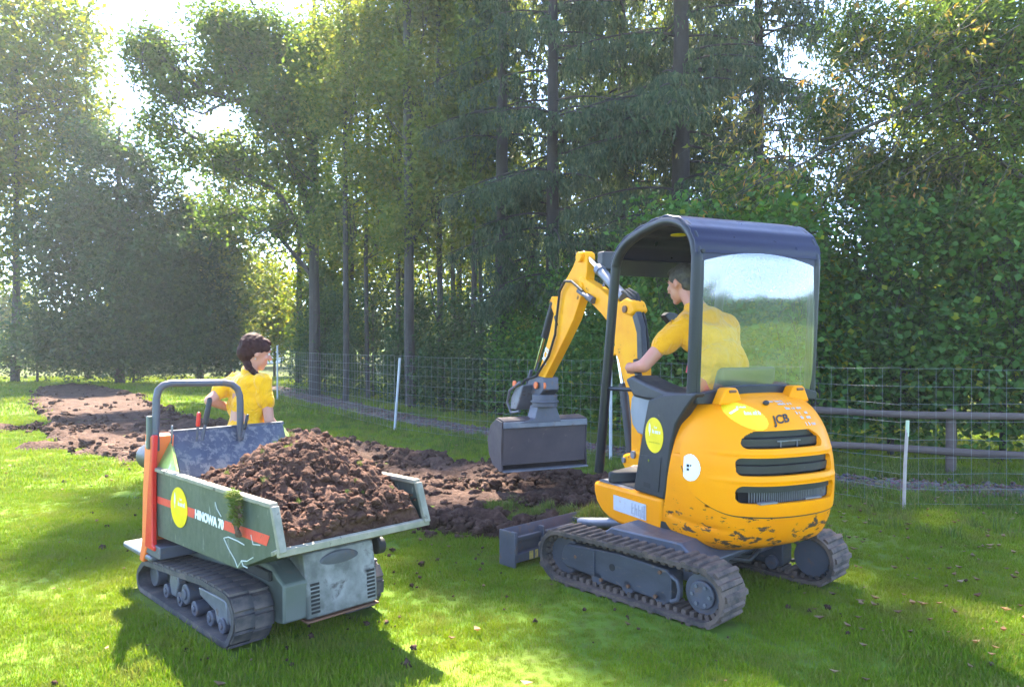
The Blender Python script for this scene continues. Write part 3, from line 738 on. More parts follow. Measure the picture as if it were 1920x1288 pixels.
# lower rear rail, arched like a crescent
vs = []; 
for i in range(N + 1):
    y = -0.46 + 0.92 * i / N; zt = 1.178 + 0.052 * (1 - (abs(y) / 0.46) ** 2.5)
    for (z, xo) in ((1.13, -0.02), (zt, -0.02), (zt, 0.03), (1.13, 0.03)): vs.append((-0.475 + xo, y, z))
m = MB(); m.add(vs, fs + [(0, 1, 2, 3), tuple(N * 4 + k for k in (3, 2, 1, 0))]); m.build('rear_rail', M_frame, exc, bevel=0.006)
for s in (1, -1):
    m = MB(); m.bar((-0.466, s * 0.437, 1.19), (-0.503, s * 0.437, 1.95), 0.03, 0.02); m.build('window_frame_strip', M_frame, exc, bevel=0.003)
# rear pane: bowed sheet, bulging outward low down
NY, NZp = 40, 40; vs = []
for j in range(NZp + 1):
    for i in range(NY + 1):
        y = -0.43 + 0.86 * i / NY; z0_, z1_ = 1.17, 1.925 + 0.075 * (1 - (y / 0.475) ** 2) + 0.005
        t = j / NZp; z = z0_ + (z1_ - z0_) * t
        bow = 0.016 * math.sin(math.pi * t) * (1.5 - 1.2 * t) * (1 - 0.15 * (y / 0.43) ** 2)
        bow += 0.0012 * math.sin(7 * y + 3 * t) * math.sin(math.pi * t)
        vs.append((rear_x(z) - 0.004 - bow, y, z))
pf = np.array([(j * (NY + 1) + i, j * (NY + 1) + i + 1, (j + 1) * (NY + 1) + i + 1, (j + 1) * (NY + 1) + i) for j in range(NZp) for i in range(NY)])
pane = np_obj('rear_window', vs, pf, M_glass, exc, smooth=True)
# grab bar across the entrance
m = MB(); m.cyl((0.51, 0.445, 1.165), (0.07, 0.42, 1.175), 0.014, 10); m.build('grab_bar', M_frame, exc)
# console, armrest, levers, seat
m = MB(); m.prism([(0.12, 1.19), (0.18, 1.12), (0.195, 1.03), (0.17, 0.95), (0.11, 0.90), (0.04, 0.89), (-0.05, 1.12), (0.02, 1.2)], 0.33, 0.455); m.build('lever_console', M_grey, exc, bevel=0.012)
m = MB(); m.prism([(0.20, 1.20), (0.235, 1.24), (0.16, 1.265), (0.0, 1.225), (-0.2, 1.185), (-0.42, 1.19), (-0.42, 1.13), (0.0, 1.12), (0.14, 1.13)], 0.26, 0.47); m.build('armrest_console', M_black, exc, bevel=0.02, seg=3)
m = MB(); m.cyl((0.21, 0.37, 1.24), (0.235, 0.37, 1.30), 0.024, 12); m.cyl((0.235, 0.37, 1.30), (0.25, 0.37, 1.37), 0.02, 12); m.build('joystick', M_black, exc, bevel=0.005)
m = MB(); m.prism([(0.20, 1.20), (0.235, 1.24), (0.16, 1.265), (-0.42, 1.19), (-0.42, 0.8), (0.14, 0.8)], -0.47, -0.30); m.build('armrest_console', M_black, exc, bevel=0.02)
m = MB(); m.cyl((0.2, -0.37, 1.24), (0.25, -0.37, 1.37), 0.02, 12); m.build('joystick', M_black, exc)
m = MB(); m.prism([(0.12, 0.93), (0.12, 1.0), (-0.28, 0.98), (-0.30, 0.90)], -0.23, 0.23); seat = m.build('seat', M_black, exc, bevel=0.03, seg=3)
m = MB(); m.prism([(-0.24, 0.95), (-0.36, 1.32), (-0.41, 1.34), (-0.40, 1.2), (-0.33, 0.93)], -0.22, 0.22); m.build('seat_back', M_black, exc, bevel=0.03, seg=3)
m = MB(); m.box2((-0.28, -0.22, 0.53), (0.08, 0.22, 0.92)); m.build('seat_box', M_dark, exc)
m = MB(); m.prism([(0.30, -0.02), (0.33, 0.04), (0.39, 0.075), (0.41, 0.04), (0.38, -0.03)][::-1], -0.42, -0.36, 'x'); m.xf(Matrix.Translation((0.0, 0.0, 1.22))); m.build('red_cushion', M_red_faded, exc, bevel=0.012)
m = MB(); m.bar((0.32, -0.10, 1.27), (0.33, -0.13, 1.345), 0.014, 0.012); m.build('red_safety_lever', M_red, exc)
m = MB(); m.box2((0.42, -0.28, 0.53), (0.5, 0.0, 1.1)); m.build('front_console', M_dark, exc, bevel=0.02)

# --- boom, dipper, bucket
YB = -0.15
def slab(name, poly, y0, y1, mat, bev=0.008): m = MB(); m.prism(poly, y0, y1); return m.build(name, mat, exc, bevel=bev)
slab('boom', [(1.796, 2.05), (1.80, 1.99), (1.749, 1.90), (1.43, 1.718), (1.32, 1.64), (1.24, 1.50), (1.13, 1.246), (1.02, 1.062), (0.985, 0.857), (0.985, 0.56),
              (0.86, 0.56), (0.845, 0.853), (0.84, 1.097), (0.85, 1.395), (0.905, 1.59), (0.97, 1.69), (1.06, 1.775), (1.256, 1.83), (1.489, 1.945), (1.685, 2.02), (1.74, 2.06)], YB - 0.025, YB + 0.07, M_boom)
slab('boom_boss', [(1.14, 1.80), (1.10, 1.71), (0.98, 1.68), (0.90, 1.72), (0.95, 1.80), (1.05, 1.83)], YB - 0.04, YB + 0.085, M_boom, 0.02)
slab('dipper', [(1.84, 2.25), (1.80, 2.275), (1.72, 2.27), (1.68, 2.20), (1.68, 2.10), (1.70, 1.98), (1.78, 1.88), (1.911, 1.681), (2.09, 1.50), (2.257, 1.34), (2.49, 1.12), (2.60, 1.115),
                (2.62, 1.17), (2.50, 1.367), (2.40, 1.53), (2.26, 1.82), (2.08, 2.03), (1.93, 2.15)], YB - 0.025, YB + 0.062, M_boom)
for s in (1, -1):
    m = MB(); m.cyl((1.775, YB + 0.02 + s * 0.04, 2.225), (1.775, YB + 0.02 + s * 0.075, 2.225), 0.045, 20); m.build('pin_boss', M_boom, exc, bevel=0.005)
    m = MB(); m.cyl((1.76, YB + 0.02 + s * 0.045, 1.97), (1.76, YB + 0.02 + s * 0.062, 1.97), 0.035, 16); m.build('pin_boss', M_boom, exc, bevel=0.004)
m = MB(); m.cyl((1.04, YB + 0.085, 1.74), (1.04, YB + 0.10, 1.74), 0.028, 14); m.build('pin', M_rust, exc)
m = MB(); m.cyl((1.16, YB + 0.022, 1.84), (1.52, YB + 0.022, 2.09), 0.042, 18); m.cyl((1.50, YB + 0.022, 2.075), (1.545, YB + 0.022, 2.107), 0.05, 18); c1 = m.build('dipper_cylinder', M_steel, exc)
m = MB(); m.cyl((1.53, YB + 0.022, 2.098), (1.775, YB + 0.022, 2.245), 0.022, 14); m.build('cylinder_rod', M_chrome, c1)
m = MB(); m.cyl((1.60, YB + 0.088, 1.86), (1.78, YB + 0.088, 1.93), 0.02, 10); m.cyl((1.52, YB + 0.088, 1.83), (1.62, YB + 0.088, 1.87), 0.03, 12); m.build('hose_guard', M_steel_dark, exc)
m = MB(); m.cyl((1.05, YB + 0.022, 0.56), (1.17, YB + 0.022, 1.15), 0.036, 16); c2 = m.build('boom_cylinder', M_black, exc)
m = MB(); m.cyl((1.165, YB + 0.022, 1.12), (1.25, YB + 0.022, 1.42), 0.022, 12); m.build('cylinder_rod', M_chrome, c2)
slab('cylinder_lug', [(1.20, 1.47), (1.28, 1.44), (1.27, 1.37), (1.22, 1.38), (1.16, 1.30)], YB - 0.06, YB + 0.06, M_boom, 0.01)
m = MB(); m.cyl((2.36, YB + 0.022, 1.86), (2.56, YB + 0.022, 1.53), 0.036, 16); c3 = m.build('bucket_cylinder', M_black, exc)
m = MB(); m.cyl((2.55, YB + 0.022, 1.54), (2.76, YB + 0.022, 1.20), 0.019, 12); m.build('cylinder_rod', M_chrome, c3)
slab('cylinder_bracket', [(2.24, 1.80), (2.36, 1.92), (2.41, 1.86), (2.32, 1.74)], YB - 0.05, YB + 0.05, M_boom, 0.012)
m = MB()
for k, dy in enumerate((0.0, 0.024, 0.048)):
    m.tube([(0.86, YB + 0.04 - dy, 1.30), (0.86, YB + 0.045 - dy, 1.48), (0.90, YB + 0.05 - dy, 1.66), (1.0, YB + 0.05 - dy, 1.82 + 0.02 * k), (1.13, YB + 0.04 - dy, 1.885 + 0.01 * k), (1.25, YB + 0.02 - dy, 1.88), (1.36, YB - dy, 1.95)], 0.013, 8)
m.build('hydraulic_hose', M_dark, exc)
slab('hose_sleeve', [(0.81, 1.30), (0.89, 1.30), (0.90, 1.55), (0.96, 1.68), (0.90, 1.72), (0.84, 1.60)], YB + 0.03, YB + 0.078, M_black, 0.008)
m = MB(); m.tube([(1.70, YB + 0.09, 1.92), (1.88, YB + 0.10, 2.02), (2.0, YB + 0.10, 2.03), (2.12, YB + 0.09, 1.95), (2.18, YB + 0.085, 1.75), (2.22, YB + 0.085, 1.55), (2.35, YB + 0.085, 1.35), (2.6, YB + 0.09, 1.15), (2.85, YB + 0.10, 1.10), (3.0, YB + 0.08, 1.0)], 0.012, 8); m.build('hydraulic_hose', M_dark, exc)
m = MB(); m.box((2.24, YB + 0.065, 1.68), (0.03, 0.008, 0.10), Matrix.Rotation(R(25), 3, 'Y')); m.build('dipper_slot', M_dark, exc)
text_obj('JCB', 'maker_lettering', 0.10, M_white, exc, (2.455, YB + 0.0635, 1.36), (-0.55, 0, 0.84), (0.84, 0, 0.55), 0.0006, bold=0.002)
# swing post and foot
slab('swing_post', [(0.60, 0.36), (0.90, 0.36), (1.00, 0.45), (1.08, 0.54), (1.06, 0.60), (0.98, 0.62), (0.9, 0.66), (0.80, 0.64), (0.70, 0.56), (0.60, 0.52)], YB - 0.10, YB + 0.10, M_boom, 0.02)
m = MB(); m.cyl((1.03, YB - 0.11, 0.56), (1.03, YB + 0.115, 0.56), 0.022, 14); m.cyl((0.90, YB - 0.11, 0.62), (0.90, YB + 0.115, 0.62), 0.03, 14); m.build('pin', M_steel, exc)
# quick hitch with tilt head
m = MB(); m.prism([(2.47, 1.14), (2.66, 1.15), (2.80, 1.10), (2.84, 1.02), (2.80, 0.96), (2.55, 0.96), (2.46, 1.02)], YB - 0.085, YB + 0.085); m.build('quick_hitch', M_steel_dark, exc, bevel=0.01)
m = MB(); m.bar((2.76, YB + 0.07, 1.20), (2.86, YB + 0.07, 1.02), 0.03, 0.02); m.bar((2.76, YB - 0.07, 1.20), (2.86, YB - 0.07, 1.02), 0.03, 0.02); m.build('tipping_link', M_steel_dark, exc)
for yy, xx in ((YB + 0.095, 2.58), (YB + 0.06, 2.48), (YB + 0.20, 2.85)):
    m = MB(); m.cyl((xx, yy, 1.06), (xx, yy + 0.02, 1.06), 0.035, 14); m.build('orange_cap', M_orange, exc, bevel=0.004)
m = MB(); m.cyl((2.60, YB, 0.85), (2.60, YB, 0.97), 0.125, 24); m.cyl((2.60, YB, 0.89), (2.60, YB, 0.91), 0.14, 24); m.build('tilt_head', M_steel_dark, exc, bevel=0.006)
m = MB(); m.prism([(2.70, 1.06), (2.88, 1.02), (2.98, 0.92), (3.0, 0.80), (2.86, 0.80), (2.80, 0.88)], YB + 0.03, YB + 0.19); m.build('tilt_motor', M_steel, exc, bevel=0.012)
m = MB(); m.tube([(2.75, YB + 0.2, 1.08), (2.95, YB + 0.22, 0.99), (3.05, YB + 0.2, 0.86), (3.02, YB + 0.17, 0.76), (2.84, YB + 0.16, 0.79)], 0.014, 8); m.build('motor_guard', M_steel, exc)
m = MB(); m.prism([(YB - 0.10, 0.86), (YB + 0.10, 0.86), (YB + 0.13, 0.74), (YB + 0.30, 0.70), (YB - 0.16, 0.70)][::-1], 2.55, 2.72, 'x'); m.build('bucket_ears', M_steel_dark, exc, bevel=0.006)
bp = [(2.575, 0.700), (2.575, 0.715), (2.72, 0.735), (2.86, 0.66), (2.93, 0.52), (2.90, 0.38), (2.80, 0.28), (2.60, 0.245)]
m = MB(); m.strip(bp, YB - 0.455, YB + 0.455, 0.014); bucket = m.build('bucket', M_bucket, exc, bevel=0.003)
m = MB(); m.box2((2.555, YB - 0.457, 0.655), (2.574, YB + 0.457, 0.715)); m.build('bucket_lip_bar', M_steel, exc, bevel=0.004)
m = MB(); m.box2((2.54, YB - 0.46, 0.238), (2.68, YB + 0.46, 0.252)); m.build('cutting_edge', M_steel, exc, bevel=0.003)
for s in (1, -1):
    m = MB(); m.prism([(2.575, 0.715), (2.72, 0.735), (2.86, 0.66), (2.93, 0.52), (2.90, 0.38), (2.80, 0.28), (2.58, 0.24), (2.60, 0.45)], YB + s * 0.455, YB + s * 0.470); m.build('bucket_side', M_bucket, exc, bevel=0.003)
m = MB(); m.strip([(2.60, 0.30), (2.585, 0.66)], YB - 0.45, YB + 0.45, -0.008); m.build('bucket_inner_wall', M_bucket, exc)
# work light and mirror
m = MB(); m.box2((1.48, YB - 0.21, 2.09), (1.58, YB + 0.02, 2.25)); wl = m.build('work_light', M_black, exc, bevel=0.018, seg=3)
m = MB(); m.cyl((1.52, YB - 0.095, 2.10), (1.49, YB - 0.095, 1.95), 0.012, 8); m.cyl((1.53, YB - 0.07, 2.12), (1.51, YB - 0.0, 1.95), 0.01, 8); m.build('light_bracket', M_steel, wl)
m = MB(); m.prism([(-0.44, 1.60), (-0.36, 1.69), (-0.40, 1.72), (-0.48, 1.71), (-0.56, 1.62), (-0.52, 1.575), (-0.46, 1.575)], 0.93, 1.0, 'x'); mi = m.build('mirror', M_frame, exc, bevel=0.01)
m = MB(); m.tube([(0.44, -0.45, 1.62), (0.7, -0.46, 1.66), (0.95, -0.45, 1.63)], 0.009, 8); m.build('mirror_arm', M_frame, exc)
# ================================================================== TRACKED DUMPER
DYAW = math.atan2(-.707, .707)
dmp = tag(empty('tracked_dumper', (-1.509, 4.274, 0.012), DYAW),
          'scratched green tracked mini dumper with its hopper heaped with soil, behind it a woman', 'dumper')
hullD = loop_path([(0.545, 0.095, 0.095), (0.56, 0.15, 0.115), (-0.575, 0.075, 0.075), (-0.50, 0.105, 0.095), (0.30, 0.165, 0.105)])
pD = resample(hullD, 0.016)
lug_me2 = None
for side in (-1, 1):
    ya, yb = (-0.41, -0.205) if side < 0 else (0.240, 0.445)
    b = track_belt('track', [(p[0], p[1]) for p in pD], ya, yb, 0.028, M_rubber2, dmp)
    if lug_me2 is None:
        lm = MB(); lm.prism([(-0.036, -0.002), (0.036, -0.002), (0.032, 0.009), (-0.032, 0.009)], -0.098, 0.0)
        t0 = lm.build('track_lug', M_rubber2, dmp); lug_me2 = t0.data; bpy.data.objects.remove(t0)
    for i, (x, z, dx, dz) in enumerate(resample(hullD, 0.085)):
        X = Vector((dx, 0, dz)); Z = Vector((-dz, 0, dx)); Y = Z.cross(X)
        for half in (0, 1):
            o = bpy.data.objects.new('track_lug', lug_me2); link(o, b)
            M = Matrix((X, Y, Z)).transposed().to_4x4(); M.translation = Vector((x, (ya + yb) / 2 + (0.002 if half == 0 else 0.100), z)) + Z * 0.001 + X * (0.012 if half else 0)
            o.matrix_local = M
    yo = -0.355 if side < 0 else 0.355; s = side; yi = side * 0.24
    m = MB(); m.cyl((0.555, yi, 0.155), (0.555, yo, 0.155), 0.085, 22); m.build('drive_wheel', M_steel_dark, dmp, bevel=0.006)
    m = MB(); m.cyl((-0.52, yi, 0.10), (-0.52, yo, 0.10), 0.065, 22); m.build('idler', M_steel_dark, dmp, bevel=0.006)
    for rx in (-0.30, -0.10, 0.10, 0.30, 0.44):
        m = MB(); m.cyl((rx, yi, 0.062), (rx, yo + s * 0.012, 0.062), 0.040, 18); m.cyl((rx, yo, 0.062), (rx, yo + s * 0.020, 0.062), 0.018, 12); m.build('track_roller', M_steel_dark, dmp, bevel=0.004)
    m = MB(); m.cyl((-0.02, yi, 0.11), (-0.02, yo + s * 0.012, 0.11), 0.055, 24); m.cyl((-0.02, yo, 0.11), (-0.02, yo + s * 0.022, 0.11), 0.03, 16); rl = m.build('bogie_wheel', M_steel_dark, dmp, bevel=0.006)
    m = MB(); m.prism([(0.10, 0.175), (0.40, 0.185), (0.42, 0.125), (0.30, 0.10), (0.12, 0.135)], yo - s * 0.06, yo - s * 0.01); m.build('swing_arm', M_steel, dmp, bevel=0.008)
    m = MB(); m.prism([(0.33, 0.19), (0.46, 0.19), (0.49, 0.12), (0.47, 0.04), (0.36, 0.05), (0.33, 0.11)], yo - s * 0.05, yo); m.build('roller_bracket', M_steel, dmp, bevel=0.008)
    m = MB(); m.prism([(-0.26, 0.195), (-0.17, 0.20), (-0.15, 0.13), (-0.18, 0.05), (-0.25, 0.05), (-0.28, 0.12)], yo - s * 0.05, yo); m.build('roller_bracket', M_steel, dmp, bevel=0.008)
    m = MB(); m.box2((-0.48, min(yi, yo - s * .03), 0.13), (-0.27, max(yi, yo - s * .03), 0.17)); m.build('track_tensioner', M_steel_dark, dmp, bevel=0.006)
    m = MB(); m.box2((-0.50, min(s * 0.22, s * 0.30), 0.06), (0.50, max(s * 0.22, s * 0.30), 0.17)); m.build('track_frame', M_dark, dmp, bevel=0.006)
# chassis and engine box
m = MB(); m.prism([(-0.58, 0.10), (-0.60, 0.32), (0.55, 0.36), (0.76, 0.30), (0.76, 0.11), (0.70, 0.10)], -0.20, 0.20); m.build('chassis', M_chassis, dmp, bevel=0.01)
m = MB(); m.prism([(0.10, 0.11), (0.10, 0.37), (0.62, 0.37), (0.765, 0.30), (0.765, 0.11)], -0.20, 0.30); m.build('chassis_side', M_chassis, dmp, bevel=0.012)
m = MB(); m.prism([(0.15, 0.10), (0.15, 0.42), (0.60, 0.42), (0.735, 0.425), (0.772, 0.26), (0.785, 0.105), (0.70, 0.098)], -0.080, 0.335); eb = m.build('engine_box', M_engbox, dmp, bevel=0.010)
m = MB(); m.prism([(0.20, 0.20), (0.20, 0.37), (0.60, 0.385), (0.70, 0.33), (0.74, 0.22)], -0.18, -0.076); m.build('engine_shoulder', M_chassis, dmp, bevel=0.02)
lou = MB(); lou.box((0, 0, 0), (0.008, 0.048, 0.011)); lo = lou.build('grille_slot', M_dark, eb); lme = lo.data; bpy.data.objects.remove(lo)
for yy in (-0.035, 0.295):
    for k in range(8):
        z = 0.135 + k * 0.0195; x = 0.787 - max(0, z - 0.08) * 0.072
        o = bpy.data.objects.new('grille_slot', lme); link(o, eb); o.location = (x - 0.0025, yy, z)
m = MB(); m.ball((0.746, 0.12, 0.36), (0.008, 0.12, 0.050), 20, 10); m.build('sooty_dent', M_steel_dark, eb)
m = MB(); m.box2((0.68, -0.085, 0.088), (0.79, 0.34, 0.098)); m.build('bottom_flange', M_rust, dmp, bevel=0.003)
m = MB(); m.cyl((0.70, 0.37, 0.37), (0.70, 0.42, 0.37), 0.045, 18); m.build('exhaust_outlet', M_dark, dmp, bevel=0.006)
m = MB(); m.box2((-0.35, -0.22, 0.30), (0.65, 0.22, 0.345)); m.cyl((-0.3, -0.28, 0.33), (-0.3, 0.28, 0.33), 0.03, 14); m.build('tipping_frame', M_dark, dmp)
# hopper
A, B_, Cc, D_, E_ = (-0.40, 0.745), (1.045, 0.755), (1.115, 0.573), (0.70, 0.412), (-0.33, 0.378)
for s in (-1, 1):
    m = MB(); m.prism([A, B_, Cc, D_, E_], s * 0.392, s * 0.400); sp = m.build('hopper_side', M_hopper, dmp, bevel=0.002)
    if s < 0: near = sp
    m = MB(); m.strip([A, (0.75, 0.752), B_], s * 0.375, s * 0.416, 0.022); m.build('hopper_rim', M_rim, sp, bevel=0.004)
    m = MB(); m.bar((1.052, s * 0.396, 0.762), (1.125, s * 0.396, 0.570), 0.036, 0.026); m.build('hopper_rim', M_rim, sp, bevel=0.004)
m = MB(); m.strip([(-0.33, 0.378), (0.70, 0.412), (1.115, 0.573)], -0.39, 0.39, 0.006); m.build('hopper_floor', M_hopper, dmp)
m = MB(); m.strip([(1.06, 0.545), (1.118, 0.569), (1.125, 0.573)], -0.415, 0.415, 0.022); m.build('hopper_lip', M_rim, dmp, bevel=0.005)
m = MB(); m.box2((1.108, -0.415, 0.552), (1.126, 0.415, 0.585)); m.build('hopper_lip', M_rim, dmp, bevel=0.004)
m = MB(); m.strip([(-0.42, 0.955), (-0.24, 0.70)], -0.30, 0.41, 0.008); m.box2((-0.245, -0.33, 0.66), (-0.10, 0.39, 0.668)); m.box2((-0.25, -0.33, 0.655), (-0.235, 0.39, 0.705)); m.box2((-0.10, -0.39, 0.38), (-0.09, 0.39, 0.66)); m.box2((-0.435, -0.30, 0.945), (-0.405, 0.42, 0.962)); m.build('hopper_rear_wall', M_hop_in, dmp)
for s in (-1, 1):
    m = MB(); vs = [(-0.40, s * 0.395, 0.745), (-0.425, s * 0.30, 0.956), (-0.19, s * 0.33, 0.69), (-0.06, s * 0.395, 0.745), (-0.40, s * 0.385, 0.740), (-0.425, s * 0.29, 0.952), (-0.19, s * 0.32, 0.685), (-0.06, s * 0.385, 0.74)]
    if s > 0: vs = [(x, y if abs(y) > .34 else y + 0.11, z) for x, y, z in vs]
    m.add(vs, [(0, 1, 2, 3), (7, 6, 5, 4), (0, 4, 5, 1), (1, 5, 6, 2), (2, 6, 7, 3), (3, 7, 4, 0)]); m.build('hopper_gusset', M_hop_lime, dmp)
# print on the near side
YS = -0.4005; PX, PZ = (1, 0, 0), (0, 0, 1)
def hop_z(x, f): return f + 0.012 * x
m = MB(); m.prism([(-0.33, 0.565), (-0.10, 0.57), (-0.10, 0.61), (-0.33, 0.605)], YS, YS - 0.0015); m.prism([(0.06, 0.565), (0.185, 0.565), (0.215, 0.615), (0.06, 0.612)], YS, YS - 0.0015); m.build('red_stripe', M_red_faded, near)
m = MB(); m.prism([(0.535, 0.572), (0.99, 0.578), (1.02, 0.628), (0.56, 0.618)], YS, YS - 0.0015); m.build('red_stripe', M_red_faded, near)
text_obj('HINOWA 70', 'maker_lettering', 0.062, M_white, near, (0.375, YS - 0.001, 0.590), PX, PZ, 0.0008, bold=0.003).scale = (1, 1, 1)
st2 = disc('round_sticker', (-0.008, YS - 0.0015, 0.592), 0.115, 0.108, PX, PZ, M_sticker, near)
feather_mark((-0.062, YS - 0.0038, 0.622), 0.045, PX, PZ, st2, M_white)
word_strokes((0.020, YS - 0.0038, 0.64), 0.03, 0.014, PX, PZ, M_white, st2, 1)
word_strokes((0.030, YS - 0.0038, 0.615), 0.095, 0.026, PX, PZ, M_white, st2, 2)
M_scr = plain('scratch_bare_metal', (0.42, 0.45, 0.40), 0.5)
m = MB()
for pts in ([(0.55, 0.53), (0.60, 0.545), (0.70, 0.545), (0.77, 0.54)], [(0.55, 0.53), (0.60, 0.49), (0.67, 0.45), (0.70, 0.42)], [(0.70, 0.42), (0.74, 0.46), (0.80, 0.47), (0.86, 0.50)], [(0.74, 0.46), (0.76, 0.44), (0.80, 0.44)],
            [(0.45, 0.69), (0.47, 0.66), (0.52, 0.63)], [(0.84, 0.60), (0.86, 0.56), (0.93, 0.57)]):
    m.tube([(x, YS - 0.0004, z) for x, z in pts], 0.0032, 5)
m.build('scratches', M_scr, near)
# rear guard, platform, roll bar, levers
m = MB(); m.prism([(-0.345, 0.945), (-0.455, 0.95), (-0.50, 0.62), (-0.515, 0.33), (-0.56, 0.20), (-0.50, 0.195), (-0.43, 0.30), (-0.40, 0.62)], -0.425, -0.30); g1 = m.build('orange_guard', M_orange, dmp, bevel=0.008)
m = MB(); m.prism([(-0.34, 0.955), (-0.31, 0.955), (-0.33, 0.75), (-0.33, 0.33), (-0.30, 0.325), (-0.30, 0.30), (-0.45, 0.30), (-0.44, 0.34), (-0.40, 0.62)], -0.432, -0.402); m.build('red_guard', M_red, dmp, bevel=0.006)
disc('guard_badge', (-0.425, -0.4255, 0.895), 0.018, 0.026, PX, PZ, M_label, g1)
m = MB(); m.box2((-0.86, -0.42, 0.215), (-0.40, 0.10, 0.25)); m.build('operator_platform', M_steel, dmp, bevel=0.012)
m = MB(); m.box2((-0.50, -0.42, 0.26), (-0.24, 0.40, 0.33)); m.build('rear_crossmember', M_steel_dark, dmp, bevel=0.006)
bar = [(-0.36, -0.40, 0.86), (-0.36, -0.395, 1.16), (-0.355, -0.385, 1.21), (-0.35, -0.36, 1.235), (-0.35, -0.32, 1.245), (-0.35, 0.0, 1.235), (-0.35, 0.045, 1.225), (-0.35, 0.08, 1.195), (-0.35, 0.095, 1.15), (-0.35, 0.098, 1.10), (-0.35, 0.098, 0.88)]
P = [Vector(p) for p in bar]
m = MB(); m.tube(P, 0.021, 12); m.build('roll_bar', M_steel_dark, dmp, smooth=60)
m = MB(); m.box2((-0.40, -0.44, 0.87), (-0.37, -0.41, 1.06)); m.build('bar_bracket', M_chassis, dmp, bevel=0.006)
def lever(p0, p1, r, hm, k=0.5):
    p0, p1 = Vector(p0), Vector(p1); m = MB(); m.cyl(p0, p1, r * 0.6, 8); q = m.build('control_lever', M_steel_dark, dmp)
    m = MB(); m.capsule(p0.lerp(p1, k), p1, r, r * 0.9, 10); m.build('lever_grip', hm, q)
lever((-0.31, -0.155, 0.90), (-0.30, -0.113, 1.14), 0.017, M_black, 0.45)
lever((-0.31, -0.185, 0.90), (-0.30, -0.178, 1.06), 0.013, M_red, 0.6)
lever((-0.31, 0.095, 0.90), (-0.30, 0.122, 1.03), 0.010, M_black, 0.4)
lever((-0.31, -0.33, 0.90), (-0.30, -0.33, 1.0), 0.007, M_steel, 0.4)
m = MB(); m.capsule((-0.80, -0.28, 0.77), (-0.55, -0.28, 0.77), 0.080, 0.080, 20); m.build('fuel_tank', M_black, dmp)
m = MB(); m.box2((-0.47, -0.32, 0.30), (-0.44, 0.36, 0.90)); m.build('control_panel', M_chassis, dmp, bevel=0.01)
m = MB(); m.box2((-0.55, -0.25, 0.30), (-0.47, 0.25, 0.60)); m.build('rear_box', M_black, dmp, bevel=0.02)

# ------------------------------------------------------------------ soil
def soil_mat(name, dark=(0.045, 0.026, 0.019), mid=(0.125, 0.072, 0.052), pale=(0.23, 0.145, 0.105), green=False):
    t = NT(name); co = t.coord(); n1 = t.noise(co, 5, 8, 0.7, 0.4); n2 = t.noise(co, 28, 6, 0.7)
    v = t.n('ShaderNodeTexVoronoi'); v.inputs['Scale'].default_value = 34; t.l(co, v.inputs['Vector'])
    f = t.math('ADD', t.math('MULTIPLY', n1, 0.6), t.math('MULTIPLY', n2, 0.4))
    col = t.ramp(f, [(0.36, dark), (0.52, mid), (0.68, pale)])
    if green: col = t.mix(t.ramp(t.noise(co, 3.2, 7, 0.75), [(0.52, 0.0), (0.6, 1.0)]), col, (0.06, 0.10, 0.02))
    h = t.math('ADD', t.math('MULTIPLY', n2, 1.0), t.math('MULTIPLY', v.outputs['Distance'], -0.6))
    return t.done(t.bsdf(col, 0.95, 0, h, 0.9, 0.02, 0.15))
M_soil = soil_mat('crumbly_brown_soil', (0.032, 0.015, 0.011), (0.080, 0.040, 0.029), (0.14, 0.076, 0.055))
M_soil_g = soil_mat('trodden_soil', (0.055, 0.034, 0.026), (0.14, 0.088, 0.064), (0.27, 0.18, 0.125))
def fbm(x, y, z, o=5): return noise.fractal(Vector((x, y, z)), 0.9, 2.1, o)
def ridged(x, y, z): return 1 - abs(noise.noise(Vector((x, y, z)))) * 2
# heap in the hopper
HX = [(-0.16, 0.62), (0.0, 0.70), (0.15, 0.82), (0.30, 0.90), (0.42, 0.955), (0.55, 0.965), (0.68, 0.93), (0.80, 0.86), (0.92, 0.78), (1.02, 0.71), (1.10, 0.64)]
def heap(x, y):
    c = np.interp(x, [h[0] for h in HX], [h[1] for h in HX])
    base = 0.60 + 0.10 * (1 - abs(x - 0.45)); rise = max(0, c - base)
    k = max(0, 1 - abs((y - 0.06) / 0.50) ** 1.9)
    return base + rise * k
NX, NYh = 150, 100; vs = []
for j in range(NYh + 1):
    for i in range(NX + 1):
        x = -0.15 + 1.25 * i / NX; y = -0.385 + 0.77 * j / NYh
        z = heap(x, y); ed = min(1, (x + 0.15) / 0.08, (1.10 - x) / 0.12, (y + 0.385) / 0.05, (0.385 - y) / 0.05); ed = max(0, ed)
        z += (0.05 * fbm(x * 5, y * 5, 3) + 0.035 * ridged(x * 11, y * 11, 7) * ridged(x * 7, y * 7, 1) + 0.026 * fbm(x * 26, y * 26, 9, 4)) * (0.25 + 0.75 * ed)
        zf = 0.555 if x > 0.95 else 0.70; ze = min(z, zf); qe = min(1, (x + 0.15) / 0.05, (1.10 - x) / 0.035, (y + 0.385) / 0.025, (0.385 - y) / 0.025); z = ze + (z - ze) * max(0, min(1, qe)) ** 0.5
        vs.append((x, y, max(z, 0.42)))
fa = np.array([(j * (NX + 1) + i, j * (NX + 1) + i + 1, (j + 1) * (NX + 1) + i + 1, (j + 1) * (NX + 1) + i) for j in range(NYh) for i in range(NX)])
hp = empty('soil_heap', (-1.509, 4.274, 0), DYAW); tag(hp, 'heap of crumbly brown soil filling the hopper of the green dumper', 'soil')
np_obj('heap_surface', vs, fa, M_soil, hp, smooth=False)
